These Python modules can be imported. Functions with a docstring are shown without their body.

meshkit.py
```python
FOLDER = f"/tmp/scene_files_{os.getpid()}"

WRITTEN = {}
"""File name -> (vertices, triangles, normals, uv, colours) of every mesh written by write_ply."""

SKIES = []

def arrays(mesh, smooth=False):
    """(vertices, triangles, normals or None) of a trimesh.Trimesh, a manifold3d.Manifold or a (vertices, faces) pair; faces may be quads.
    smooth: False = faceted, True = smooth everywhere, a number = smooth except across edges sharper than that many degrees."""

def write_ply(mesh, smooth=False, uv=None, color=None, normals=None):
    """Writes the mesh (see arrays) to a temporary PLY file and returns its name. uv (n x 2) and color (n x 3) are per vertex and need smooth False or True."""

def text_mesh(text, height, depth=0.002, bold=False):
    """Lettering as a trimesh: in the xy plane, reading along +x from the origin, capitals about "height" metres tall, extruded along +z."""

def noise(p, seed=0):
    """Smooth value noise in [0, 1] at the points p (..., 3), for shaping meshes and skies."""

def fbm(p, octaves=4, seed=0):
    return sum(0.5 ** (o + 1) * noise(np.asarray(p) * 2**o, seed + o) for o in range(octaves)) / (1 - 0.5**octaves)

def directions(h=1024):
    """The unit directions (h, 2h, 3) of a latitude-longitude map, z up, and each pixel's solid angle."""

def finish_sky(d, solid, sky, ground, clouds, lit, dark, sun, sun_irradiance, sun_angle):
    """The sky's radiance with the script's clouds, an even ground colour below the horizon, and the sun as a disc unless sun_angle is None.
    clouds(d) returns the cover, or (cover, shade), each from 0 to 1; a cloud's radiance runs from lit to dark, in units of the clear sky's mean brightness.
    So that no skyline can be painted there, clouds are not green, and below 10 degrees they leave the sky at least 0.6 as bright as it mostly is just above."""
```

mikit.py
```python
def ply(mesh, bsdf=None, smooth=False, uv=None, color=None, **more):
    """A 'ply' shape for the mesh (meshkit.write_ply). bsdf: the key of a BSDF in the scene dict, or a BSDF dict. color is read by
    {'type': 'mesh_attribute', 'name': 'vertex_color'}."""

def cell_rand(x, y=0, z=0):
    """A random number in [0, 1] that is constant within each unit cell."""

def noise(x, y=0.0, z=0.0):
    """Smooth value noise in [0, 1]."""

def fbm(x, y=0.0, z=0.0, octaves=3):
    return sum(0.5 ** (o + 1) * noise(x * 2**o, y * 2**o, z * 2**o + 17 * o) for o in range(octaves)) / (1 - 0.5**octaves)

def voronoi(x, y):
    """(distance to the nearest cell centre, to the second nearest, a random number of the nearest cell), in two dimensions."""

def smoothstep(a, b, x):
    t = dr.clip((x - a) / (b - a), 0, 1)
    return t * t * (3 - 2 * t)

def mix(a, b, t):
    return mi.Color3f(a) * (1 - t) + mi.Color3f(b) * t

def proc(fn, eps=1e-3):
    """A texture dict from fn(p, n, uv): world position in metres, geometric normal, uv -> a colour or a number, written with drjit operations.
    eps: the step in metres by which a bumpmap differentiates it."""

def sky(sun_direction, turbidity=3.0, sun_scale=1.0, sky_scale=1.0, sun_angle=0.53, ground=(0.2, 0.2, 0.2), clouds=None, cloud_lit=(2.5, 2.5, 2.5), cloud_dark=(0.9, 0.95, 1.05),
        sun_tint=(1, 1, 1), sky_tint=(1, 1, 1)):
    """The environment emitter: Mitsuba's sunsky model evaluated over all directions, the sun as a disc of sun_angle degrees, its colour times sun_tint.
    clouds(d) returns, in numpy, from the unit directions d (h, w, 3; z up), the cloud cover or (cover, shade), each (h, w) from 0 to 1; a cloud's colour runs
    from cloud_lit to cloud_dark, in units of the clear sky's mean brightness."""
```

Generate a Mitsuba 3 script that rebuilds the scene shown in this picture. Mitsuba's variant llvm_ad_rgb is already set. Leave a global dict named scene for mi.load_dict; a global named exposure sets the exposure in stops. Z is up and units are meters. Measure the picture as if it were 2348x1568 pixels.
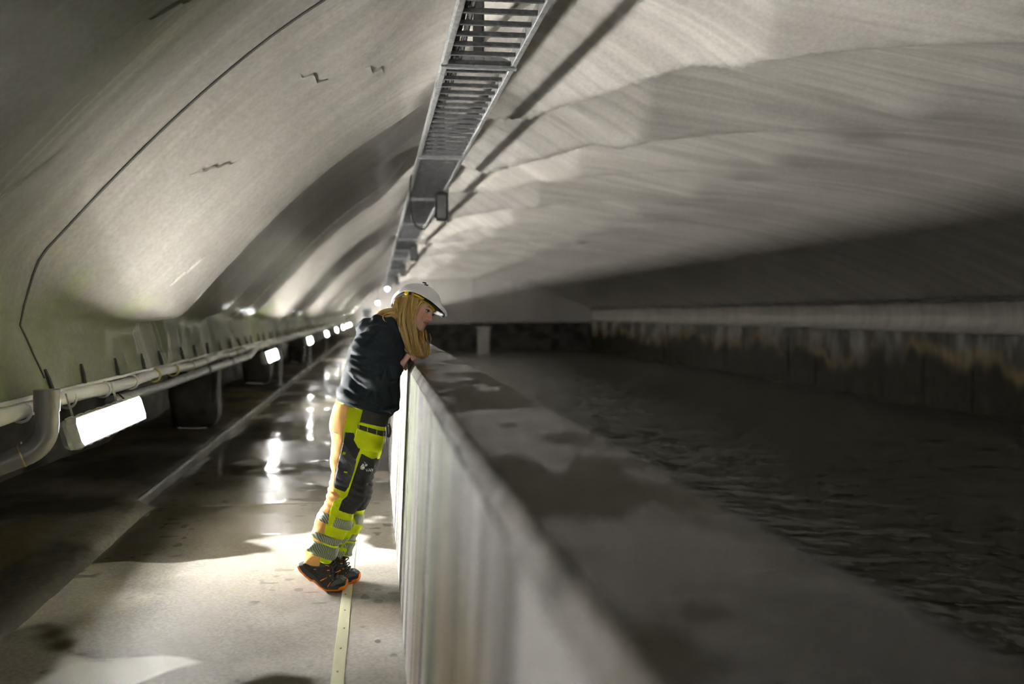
import math, random
import numpy as np, trimesh, manifold3d
import drjit as dr, mitsuba as mi
import mikit, meshkit
from mikit import proc, noise, fbm, voronoi, cell_rand, smoothstep, mix

T = mi.ScalarTransform4f
scene, labels = {}, {}
RS = np.random.RandomState(7)
random.seed(7)

# ------------------------------------------------------------------ camera, exposure
YAW, PITCH, FOV, EYE = 7.73, 1.606, 54.43, np.array([0.0, 0.0, 1.5])
_a, _b = math.radians(YAW), math.radians(PITCH)
FWD = np.array([math.cos(_b) * math.sin(_a), math.cos(_b) * math.cos(_a), -math.sin(_b)])
RIGHT = np.array([math.cos(_a), -math.sin(_a), 0.0])
UP = np.cross(RIGHT, FWD)
scene['camera'] = {'type': 'thinlens', 'fov': FOV, 'fov_axis': 'x', 'near_clip': 0.05, 'far_clip': 300.0,
                   'aperture_radius': 0.0125, 'focus_distance': 5.5,
                   'to_world': T().look_at(origin=EYE.tolist(), target=(EYE + FWD).tolist(), up=[0, 0, 1])}
exposure = 8.45
LAMP_POWER = 1.375
scene['added_fill'] = {'type': 'constant', 'radiance': {'type': 'rgb', 'value': [0.022, 0.022, 0.022]}}   # added fill light, let in by an invented opening behind the viewer
LAMP_Y = [-2.6, 6.68, 16.5, 25.7, 34.2, 42.6, 50.4, 57.6, 64.0]  # the first lamp is added behind the viewer to fill the near side

def W(px, py, y):
    """The point at distance y down the tunnel that a pixel of the photograph shows."""
    d = FWD + RIGHT * (px - 1174) / 2283.0 - UP * (py - 784) / 2283.0
    return EYE + d * (y / d[1])

# ------------------------------------------------------------------ helpers
def rgb(*c): return {'type': 'rgb', 'value': list(map(float, c))}
def mat(name, color, rough=0.5, spec=0.5, **kw):
    b = {'type': 'principled', 'base_color': rgb(*color) if isinstance(color, (tuple, list)) else color,
         'roughness': rough if isinstance(rough, dict) else float(rough), 'specular': float(spec), **kw}
    scene[name] = {'type': 'twosided', 'b': b}
    return name
def bumped(name, color, rough, spec, bump, height, eps=2e-3, **kw):
    b = {'type': 'principled', 'base_color': rgb(*color) if isinstance(color, (tuple, list)) else color,
         'roughness': rough if isinstance(rough, dict) else float(rough), 'specular': float(spec), **kw}
    scene[name] = {'type': 'twosided', 'b': {'type': 'bumpmap', 'arbitrary': proc(bump, eps), 'scale': float(height), 'b': b}}
    return name

used = set()
def numbered(key):
    k, i = key, 0
    while k in used:
        i += 1
        k = f'{key}_{i:03d}'
    used.add(k)
    return k
def obj(name, mesh, m, parent=None, label=None, cat=None, group=None, kind=None, smooth=False, **more):
    key = numbered((parent + '__' if parent else '') + name)
    scene[key] = mesh if isinstance(mesh, dict) else mikit.ply(mesh, m, smooth, **more)
    note(key, label, cat, group, kind)
    return key
def note(key, label=None, cat=None, group=None, kind=None):
    d = {k: v for k, v in (('label', label), ('category', cat), ('group', group), ('kind', kind)) if v}
    if d: labels[key] = d
def thing(name, label, cat, group=None, kind=None):
    key = numbered(name)
    note(key, label, cat, group, kind)
    return key
def copy(d, m): return {**d, 'to_world': m}
cat_ = trimesh.util.concatenate
def box(x0, x1, y0, y1, z0, z1):
    b = trimesh.creation.box((x1 - x0, y1 - y0, z1 - z0)); b.apply_translation(((x0 + x1) / 2, (y0 + y1) / 2, (z0 + z1) / 2)); return b
def bevel(x0, x1, y0, y1, z0, z1, r=0.01):
    """A box with chamfered edges, from the hull of its shrunk faces."""
    p = []
    for sx in (0, 1):
        for sy in (0, 1):
            for sz in (0, 1):
                c = np.array([(x0, x1)[sx], (y0, y1)[sy], (z0, z1)[sz]]); s = np.array([1 - 2 * sx, 1 - 2 * sy, 1 - 2 * sz]) * r
                for k in range(3):
                    q = s.copy(); q[k] = 0; p.append(c + q)
    return trimesh.convex.convex_hull(np.array(p))
def tube(pts, r, sides=12, caps=True, closed=False):
    """A tube along a polyline with a parallel-transported frame."""
    p = np.asarray(pts, float); n = len(p); r = np.broadcast_to(r, (n,))
    t = np.gradient(p, axis=0); t /= np.linalg.norm(t, axis=1, keepdims=True) + 1e-12
    a = np.cross(t[0], [0, 0, 1.0] if abs(t[0][2]) < 0.9 else [1.0, 0, 0]); a /= np.linalg.norm(a)
    A = []
    for i in range(n):
        a = a - t[i] * (a @ t[i]); a /= np.linalg.norm(a) + 1e-12; A.append(a)
    A = np.array(A); B = np.cross(t, A); g = np.arange(sides) * 2 * np.pi / sides
    v = (p[:, None] + r[:, None, None] * (np.cos(g)[None, :, None] * A[:, None] + np.sin(g)[None, :, None] * B[:, None])).reshape(-1, 3)
    i, j = np.meshgrid(np.arange(n - 1), np.arange(sides), indexing='ij')
    q = np.stack([i * sides + j, i * sides + (j + 1) % sides, (i + 1) * sides + (j + 1) % sides, (i + 1) * sides + j], -1).reshape(-1, 4)
    f = np.vstack([q[:, [0, 1, 2]], q[:, [0, 2, 3]]])
    if caps:
        v = np.vstack([v, p[:1], p[-1:]]); j = np.arange(sides); k = len(v)
        f = np.vstack([f, np.stack([(j + 1) % sides, j, j * 0 + k - 2], 1), np.stack([(n - 1) * sides + j, (n - 1) * sides + (j + 1) % sides, j * 0 + k - 1], 1)])
    return trimesh.Trimesh(v, f, process=False)
def smooth_path(pts, n=40):
    from scipy.interpolate import CubicSpline
    p = np.asarray(pts, float); s = np.r_[0, np.cumsum(np.linalg.norm(np.diff(p, axis=0), axis=1))]
    return CubicSpline(s, p)(np.linspace(0, s[-1], n))
def rounded_path(pts, r=0.1, k=6):
    """A polyline with its corners rounded."""
    p = [np.asarray(x, float) for x in pts]; out = [p[0]]
    for a, b, c in zip(p, p[1:], p[2:]):
        u, v = (a - b) / np.linalg.norm(a - b), (c - b) / np.linalg.norm(c - b)
        for t in np.linspace(0, 1, k):
            out.append((1 - t) ** 2 * (b + u * r) + 2 * t * (1 - t) * b + t * t * (b + v * r))
    return np.array(out + [p[-1]])
def grid(P, flip=False, uv=None):
    """P (n, m, 3) as a mesh."""
    n, m = P.shape[:2]
    i, j = np.meshgrid(np.arange(n - 1), np.arange(m - 1), indexing='ij')
    q = np.stack([i * m + j, (i + 1) * m + j, (i + 1) * m + j + 1, i * m + j + 1], -1).reshape(-1, 4)
    if flip: q = q[:, ::-1]
    return trimesh.Trimesh(P.reshape(-1, 3), np.vstack([q[:, [0, 1, 2]], q[:, [0, 2, 3]]]), process=False)
def cyl(a, b, r, sides=16): return tube([a, b], r, sides)

# ------------------------------------------------------------------ materials of the setting
def wet_mask(p):
    x, y = p.x, p.y
    big = fbm(x * 0.42 + 3.1, y * 0.46 + 9.7, 0.0, 4)
    fine = fbm(x * 2.3 + 1.7, y * 1.9 + 5.2, 0.0, 3)
    far = smoothstep(5.9, 6.45, y) * (1 - 0.30 * smoothstep(13.0, 15.0, y))
    band = 0.16 * smoothstep(0.52, 0.60, noise(3.3, y * 0.16 + 0.35)) * smoothstep(13.0, 15.0, y)
    v = big + 0.02 + 0.30 * (fine - 0.5) + 0.40 * far - band - 0.10 * smoothstep(-0.45, 0.0, x) * smoothstep(5.9, 5.3, y)
    return smoothstep(0.60, 0.655, v)
def pool_mask(p):
    """Where the water stands deep enough to mirror."""
    v = fbm(p.x * 0.9 + 0.3, p.y * 1.5 + 2.2, 0.0, 3) + 0.15 * (noise(p.x * 6, p.y * 6) - 0.5)
    return wet_mask(p) * smoothstep(0.47, 0.55, v)
def floor_col(p, n, uv):
    x, y = p.x, p.y
    g = fbm(x * 1.1, y * 1.1, 0.0, 4)
    grit = noise(x * 90, y * 90)
    c = mix((0.23, 0.212, 0.182), (0.43, 0.408, 0.372), smoothstep(0.3, 0.7, g))
    c = c * (0.82 + 0.30 * grit)
    spots = smoothstep(0.80, 0.86, noise(x * 14 + 7, y * 14)) * smoothstep(0.5, 0.6, noise(x * 2.2, y * 2.2 + 5))
    c = mix(c, (0.10, 0.09, 0.07), 0.7 * spots)
    # the chalky white deposit near the lower left
    dx, dy = (x + 1.14 + 0.35 * (noise(x * 3.0, y * 3.0) - 0.5)) / 0.30, (y - 4.42 + 0.5 * (noise(x * 2.6 + 9, y * 2.6) - 0.5)) / 0.26
    white = 1 - smoothstep(0.75, 1.1, dx * dx + dy * dy)
    c = mix(c, (0.86, 0.85, 0.84), 0.9 * white)
    rust = smoothstep(0.62, 0.72, fbm(x * 1.7 + 4, y * 0.8 + 1, 0.0, 3))
    c = mix(c, (0.34, 0.25, 0.16), 0.35 * rust)
    w = wet_mask(p) * (1 - white)
    return mix(c, c * mi.Color3f(0.20, 0.19, 0.155), w)
def floor_rough(p, n, uv):
    return 0.62 - 0.30 * wet_mask(p) - 0.25 * pool_mask(p)
def floor_bump(p, n, uv):
    dry = 1 - wet_mask(p)
    return (0.3 + 0.7 * dry) * (noise(p.x * 60, p.y * 60) * 0.5 + noise(p.x * 140, p.y * 140) * 0.3) * (1 - pool_mask(p)) + 3.5 * pool_mask(p) * noise(p.x * 5, p.y * 9)
bumped('m_floor', proc(floor_col), proc(floor_rough), 0.55, floor_bump, 0.0012)

def ledge_col(p, n, uv):
    g = fbm(p.x * 1.7 + 2, p.y * 1.3, p.z * 3, 4)
    c = mix((0.030, 0.027, 0.019), (0.105, 0.093, 0.070), smoothstep(0.35, 0.7, g))
    algae = smoothstep(0.50, 0.66, fbm(p.x * 2.2 + 11, p.y * 0.9, p.z * 2, 3))
    return mix(c, (0.10, 0.072, 0.026), 0.55 * algae) * (0.8 + 0.4 * noise(p.x * 50, p.y * 50, p.z * 50))
bumped('m_ledge', proc(ledge_col), 0.5, 0.4, lambda p, n, uv: fbm(p.x * 25, p.y * 25, p.z * 25, 3), 0.012)

def par_face(p, n, uv):
    """Precast parapet: pale concrete with rain streaks and green and rusty film."""
    y, z = p.y, p.z
    s = fbm(y * 5.5, z * 0.45 + 3, 1.0, 3); s2 = fbm(y * 14.0 + 5, z * 0.6, 2.0, 3); low = fbm(y * 1.4 + 4, z * 1.3, 7.0, 3)
    c = mix((0.10, 0.095, 0.083), (0.30, 0.293, 0.28), smoothstep(0.34, 0.60, s))
    c = mix(c, (0.13, 0.175, 0.045), 0.80 * smoothstep(0.40, 0.58, low) * smoothstep(0.34, 0.52, s2) * smoothstep(0.25, 0.6, z))
    c = mix(c, (0.22, 0.16, 0.085), 0.75 * smoothstep(0.38, 0.56, fbm(y * 1.9 + 9, z * 0.9 + 2, 3.0, 3)) * smoothstep(1.15, 0.75, z) * smoothstep(4.5, 3.0, y))
    c = mix(c, (0.018, 0.018, 0.016), 0.75 * smoothstep(0.56, 0.70, fbm(y * 7 + 2, z * 0.5, 9.0, 3)))
    return c * (0.9 + 0.2 * noise(p.x * 120, y * 120, z * 120))
bumped('m_parapet', proc(par_face), 0.70, 0.12, lambda p, n, uv: noise(p.y * 40, p.z * 3) * 0.6 + noise(p.y * 110, p.z * 110, p.x * 110) * 0.4, 0.0015)
def cope_col(p, n, uv):
    x, y = p.x, p.y
    g = fbm(x * 4, y * 3.2, p.z * 4, 4)
    blot = smoothstep(0.52, 0.62, fbm(x * 6.5 + 8, y * 3.4, 3.0, 4))
    c = mix((0.010, 0.009, 0.006), (0.15, 0.14, 0.12), blot)
    return c * (0.7 + 0.6 * g) * (0.8 + 0.4 * noise(x * 110, y * 110, p.z * 110))
def cope_rough(p, n, uv):
    return 0.25 + 0.45 * smoothstep(0.52, 0.62, fbm(p.x * 6.5 + 8, p.y * 3.4, 3.0, 4))
bumped('m_coping', proc(cope_col), proc(cope_rough), 0.18, lambda p, n, uv: fbm(p.x * 14, p.y * 14, p.z * 14, 4), 0.009)
def band_col(p, n, uv):
    g = fbm(p.x * 9, p.y * 9, p.z * 9, 4)
    return mix((0.05, 0.045, 0.033), (0.17, 0.155, 0.13), smoothstep(0.35, 0.62, g))
bumped('m_band', proc(band_col), 0.7, 0.3, lambda p, n, uv: fbm(p.x * 30, p.y * 30, p.z * 30, 3), 0.008)

def vault_col(p, n, uv):
    s, y = uv.x, uv.y
    streak = fbm(y * 6.0, s * 0.30 + 2, 0.0, 3); fine = fbm(y * 22.0, s * 0.7 + 9, 4.0, 2)
    c = mix((0.48, 0.455, 0.415), (0.62, 0.59, 0.54), smoothstep(0.3, 0.7, 0.55 * streak + 0.45 * fine))
    dirt = smoothstep(0.55, 0.75, fbm(y * 2.1 + 3, s * 0.16 + 1, 8.0, 3))
    c = mix(c, (0.40, 0.38, 0.33), 0.35 * dirt)
    c = mix(c, (0.125, 0.118, 0.104), 0.84 * smoothstep(4.6, 2.4, s))  # left flank darkened in the colour against lamp glare, beyond its dirt
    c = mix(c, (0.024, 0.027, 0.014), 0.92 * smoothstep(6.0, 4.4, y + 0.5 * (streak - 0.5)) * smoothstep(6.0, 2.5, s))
    low = smoothstep(2.6, 0.4, s)
    # green film on the damp lower left and towards the viewer
    green = smoothstep(0.44, 0.66, fbm(y * 2.6 + 17, s * 0.75, 3.0, 4)) * (0.70 * smoothstep(0.9, 0.4, s) + 0.50 * smoothstep(5.4, 3.6, y) * smoothstep(4.5, 2.0, s))
    c = mix(c, (0.16, 0.20, 0.03), 0.80 * green)
    c = mix(c, (0.12, 0.135, 0.06), 0.75 * smoothstep(0.62, 0.40, s))
    stripe = smoothstep(0.56, 0.64, noise(y * 30.0, s * 0.9)) * smoothstep(0.6, 0.7, noise(y * 3.0 + 2, 1.5))
    c = mix(c, (0.45, 0.43, 0.38), 0.25 * stripe)
    return c * (0.90 + 0.20 * noise(p.x * 45, y * 45, p.z * 45))
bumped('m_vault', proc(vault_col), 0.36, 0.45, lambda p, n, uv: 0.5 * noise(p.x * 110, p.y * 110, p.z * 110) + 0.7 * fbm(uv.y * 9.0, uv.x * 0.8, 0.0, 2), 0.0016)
mat('m_seam', (0.46, 0.44, 0.40), 0.4, 0.4)
mat('m_seam_dark', (0.05, 0.05, 0.045), 0.6, 0.3)

def basin_col(p, n, uv):
    y, z = p.y, p.z
    top = smoothstep(-0.1, 0.9, z + 0.9 * (fbm(y * 0.55, 1.0, 0.0, 4) - 0.5) + 0.5 * (noise(y * 2.4, z * 0.4) - 0.5))
    pale = mix((0.10, 0.095, 0.075), (0.33, 0.32, 0.29), smoothstep(0.35, 0.65, fbm(y * 1.3 + 4, z * 0.5, 2.0, 4)))
    c = mix((0.030, 0.026, 0.014), pale, top)
    edge = smoothstep(0.0, 0.35, top) * smoothstep(0.8, 0.45, top)
    c = mix(c, (0.30, 0.22, 0.09), 0.65 * edge * smoothstep(0.35, 0.6, fbm(y * 1.1 + 8, z * 1.2, 5.0, 3)))
    return c * (0.75 + 0.5 * noise(y * 9, z * 3.5, p.x * 9))
bumped('m_basin', proc(basin_col), 0.45, 0.4, lambda p, n, uv: fbm(p.y * 5, p.z * 5, p.x * 5, 3), 0.02)
def rock_col(p, n, uv):
    return mix((0.020, 0.019, 0.015), (0.075, 0.068, 0.055), smoothstep(0.35, 0.7, fbm(p.x * 2, p.y * 2, p.z * 2, 4)))
bumped('m_rock', proc(rock_col), 0.55, 0.4, lambda p, n, uv: fbm(p.x * 4, p.y * 4, p.z * 4, 4), 0.05)
def plaster_col(p, n, uv):
    return mix((0.42, 0.40, 0.37), (0.56, 0.54, 0.51), fbm(p.x * 0.5, p.z * 0.7, p.y * 0.3, 3))
mat('m_plaster', proc(plaster_col), 0.6, 0.3)
def water_bump(p, n, uv):
    x, y = p.x, p.y
    wx, wy = x + 0.25 * noise(x * 0.9, y * 0.9), y + 0.25 * noise(x * 0.8 + 5, y * 0.8)
    return 0.75 * noise(wx * 1.9, wy * 2.6) + 0.33 * noise(wx * 4.6 + 3, wy * 6.0) + 0.10 * noise(wx * 11, wy * 13)
bumped('m_water', (0.045, 0.047, 0.035), 0.03, 0.5, water_bump, 0.10, eps=0.01)

mat('m_galv', proc(lambda p, n, uv: mix((0.30, 0.31, 0.31), (0.50, 0.50, 0.49), noise(p.x * 40, p.y * 40, p.z * 40))), 0.38, 0.5, metallic=0.75)
mat('m_steel_dark', (0.12, 0.12, 0.115), 0.45, 0.5, metallic=0.4)
mat('m_pvc', proc(lambda p, n, uv: mix((0.17, 0.165, 0.155), (0.23, 0.222, 0.21), fbm(p.x * 6, p.y * 6, p.z * 6, 3))), 0.32, 0.5)
mat('m_pale_pipe', proc(lambda p, n, uv: mix((0.42, 0.41, 0.37), (0.62, 0.61, 0.58), fbm(p.x * 9, p.y * 3, p.z * 9, 3))), 0.3, 0.5)
mat('m_brass', (0.45, 0.36, 0.16), 0.35, 0.5, metallic=0.6)
mat('m_chrome', (0.75, 0.75, 0.74), 0.2, 0.5, metallic=1.0)
mat('m_rung', proc(lambda p, n, uv: mix((0.08, 0.083, 0.087), (0.20, 0.205, 0.21), noise(p.x * 60, p.y * 60, p.z * 60))), 0.3, 0.5, metallic=0.5)
mat('m_black', (0.022, 0.022, 0.02), 0.5, 0.5)
mat('m_lamp_body', (0.55, 0.56, 0.54), 0.4, 0.5)
mat('m_tape', proc(lambda p, n, uv: mix((0.50, 0.49, 0.33), (0.64, 0.63, 0.44), fbm(p.x * 20, p.y * 3, 0.0, 3))), 0.55, 0.4)
mat('m_yellow_strap', (0.42, 0.36, 0.10), 0.5, 0.4)

# ------------------------------------------------------------------ floor
FLOOR_W = box(-1.80, 0.20, -30, 68, -0.45, -0.012)
obj('floor', FLOOR_W, 'm_ledge', label='grey concrete walkway floor with wet patches between the kerb and the parapet', kind='structure')
ys = [-30, -16, -8, 0.0, 8.0, 16.2, 24.4, 32.6, 40.8, 49.0, 57.2, 68]
for a, b in zip(ys, ys[1:]):
    obj('slab', bevel(-1.80, 0.20, a + 0.006, b - 0.006, -0.06, 0, 0.006), 'm_floor', 'floor')
# kerb: raised dark ledge whose edge is broken and dirty
n = 300
yy = np.r_[np.linspace(-30, -4.1, 20), np.linspace(-4, 20, 300), np.linspace(20.2, 68, 120)]
wob = 0.03 * (meshkit.fbm(np.stack([yy * 1.7, yy * 0, yy * 0], 1), 4, 3) - 0.5) * 2
prof = lambda w, h: [(-1.80 + w, -0.02), (-1.825 + w, 0.035 * h), (-1.86 + 0.6 * w, 0.07 * h), (-1.93, 0.085 * h), (-2.2, 0.09), (-3.35, 0.11)]
wob += np.where(yy < 7.92, 0.085 + 0.012 * np.clip(6.5 - yy, 0, 3.5), 0.0)
P = np.array([[(x, y, z) for x, z in prof(w, 1.0 + 1.5 * (w % 0.05))] for y, w in zip(yy, wob)])
obj('kerb', grid(P), 'm_ledge', label='dark raised concrete kerb and ledge along the left side of the walkway', kind='structure', smooth=40)
obj('kerb_rail', bevel(-1.84, -1.815, 7.95, 30, 0.05, 0.078, 0.004), 'm_galv', label='thin shiny metal edging strip on the kerb left of the walkway', cat='metal strip')

# ------------------------------------------------------------------ parapet
XB, XT, ZT, XI = 0.112, 0.168, 1.238, 0.49
obj('wall_parapet', box(XT + 0.035, XI - 0.02, -30, 66, -1.4, 1.19), 'm_coping', label='low concrete parapet wall between the walkway and the water basin', kind='structure')
joints = [-1.9 + 1.852 * i - 0.555 for i in range(38)]
for i, (a, b) in enumerate(zip(joints, joints[1:])):
    a, b = a + 0.028, min(b, 66) - 0.028
    o = RS.uniform(-0.004, 0.004)
    c = 0.008
    pts = []
    for (xx, zz) in ((XB + o, -0.02), (XT + o, ZT - 0.035), (XT + 0.06, -0.02), (XT + 0.06, ZT - 0.035)):
        face = xx < XT + 0.03
        for yy_, s in ((a, 1), (b, -1)):
            pts += [(xx + (c if face else 0), yy_, zz), (xx, yy_ + s * c, zz)]
    obj('panel', trimesh.convex.convex_hull(np.array(pts)), 'm_parapet', 'wall_parapet')
def rough_grid(xs, zs, ya, yb, amp, seed, step):
    """A ragged strip: profile points (xs, zs) swept along y with noise."""
    y = np.arange(ya, yb + step, step)
    P = np.array([[(x, t, z) for x, z in zip(xs, zs)] for t in y])
    k = meshkit.fbm(P * [14, 16, 14], 4, seed)[..., None] - 0.5
    w = np.ones(len(xs)); w[0] = w[-1] = 0.3
    return P + k * amp * w[None, :, None] * np.array([1.0, 0, 1.0])
for i, (a, b) in enumerate(zip(joints, joints[1:])):
    step = 0.03 if b < 9 else 0.12
    P = rough_grid([XT + 0.001, XT + 0.003, XT + 0.013, XT + 0.024, XT + 0.031, XT + 0.045], [ZT - 0.045, ZT - 0.036, ZT - 0.016, ZT + 0.001, ZT + 0.002, ZT - 0.014], a + 0.006, min(b, 66) - 0.006, 0.006, i, step)
    obj('mortar_edge', grid(P, flip=True), 'm_band', 'wall_parapet', smooth=True, label='pale ragged mortar edge' if i == 0 else None)
P = []
xs = np.linspace(XT + 0.035, XI, 14)
for t in np.r_[np.arange(-30, -2, 1.0), np.arange(-2, 9, 0.04), np.arange(9, 66, 0.25)]:
    row = [(x, t, ZT - 0.012) for x in xs] + [(XI + 0.01, t, ZT - 0.04), (XI + 0.01, t, 0.6), (XI + 0.01, t, -1.4)]
    P.append(row)
P = np.array(P)
P[:, :14, 2] += 0.020 * (meshkit.fbm(P[:, :14] * [5, 4, 5], 4, 9) - 0.5) + 0.006 * np.sin(np.linspace(0, 3.14, 14))
P[:, 12:14, 0] += 0.02 * (meshkit.fbm(P[:, 12:14] * [1, 3, 1], 3, 4) - 0.5)
obj('coping', grid(P, flip=True), 'm_coping', 'wall_parapet', smooth=50, label='dark wet rough top')

# ------------------------------------------------------------------ water and basin
ZW = -0.95
obj('water', grid(np.array([[(x, y, ZW) for y in np.linspace(-29.98, 66.598, 100)] for x in np.linspace(0.502, 14.378, 15)])), 'm_water', label='dark rippled water filling the basin right of the parapet', cat='water', kind='stuff', smooth=True)
XR = 14.5
obj('basin_floor', box(0.3, 14.9, -30.3, 67.3, -1.75, -1.6), 'm_rock', label='added bed of the water basin below the dark water', kind='structure')  # unseen bed added to block outside light from below the water
obj('wall_right', box(XR, XR + 0.5, -30, 68, -1.6, 1.02), 'm_basin', label='stained concrete basin wall along the far right side of the water', kind='structure')
for i in range(0, 34):
    a = -6 + i * 2.2
    o = RS.uniform(-0.02, 0.02)
    obj('panel', bevel(XR - 0.06 + o, XR + 0.05, a + 0.012, a + 2.188, -1.5, 1.035, 0.012), 'm_basin', 'wall_right')
obj('ledge', bevel(XR - 0.12, XR - 0.02, -30, 68, -1.2, -0.93, 0.01), 'm_basin', 'wall_right')
# end wall
obj('wall_end', box(-3.4, 15, 67.0, 67.4, -1.6, 4.4), 'm_plaster', label='pale end wall closing the far end of the tunnel', kind='structure')
obj('base', box(0.5, 14.45, 66.6, 67.05, -1.6, 0.86), 'm_rock', 'wall_end', label='dark concrete base')
obj('capping', bevel(6.3, 14.45, 66.45, 67.05, 0.84, 0.93, 0.02), 'm_rock', 'wall_end')
for x in (1.15, 3.8, 6.45, 9.1, 11.8):
    obj('seam', box(x - 0.03, x + 0.03, 66.96, 67.02, 0.86, 4.4), 'm_seam', 'wall_end')

# ------------------------------------------------------------------ vault membrane
XL, XC, HC = -1.90, 6.4, 3.85
def section():
    """The arch across the tunnel, from the hem on the left to the hem on the right, about every 6 cm."""
    s = [(-1.86, 1.06), (-1.90, 1.20), (-1.935, 1.34), (-1.95, 1.44)]
    u = np.linspace(1, 0, 120)[1:]
    s += [(XC - 8.3 * t, 1.5 + 2.35 * (1 - t ** 3.5)) for t in u]
    s += [(XC + 8.15 * t, HC - 2.0 * t ** 2) for t in np.linspace(0, 1, 60)[1:]]
    s += [(14.62, 1.70), (14.66, 1.45), (14.62, 1.22), (14.52, 1.10), (14.38, 1.055)]
    s = np.array(s)
    L = np.r_[0, np.cumsum(np.linalg.norm(np.diff(s, axis=0), axis=1))]
    m = int(L[-1] / 0.075)
    t = np.linspace(0, L[-1], m)
    return np.stack([np.interp(t, L, s[:, 0]), np.interp(t, L, s[:, 1])], 1), t
SEC, SL = section()
tn = np.gradient(SEC, axis=0); tn /= np.linalg.norm(tn, axis=1, keepdims=True)
NIN = np.stack([tn[:, 1], -tn[:, 0]], 1)      # inward: down and to the right on the left flank
PITCHF = 2.1
FOLD_AMP = np.random.RandomState(3).uniform(0.75, 1.25, 80)
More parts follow.
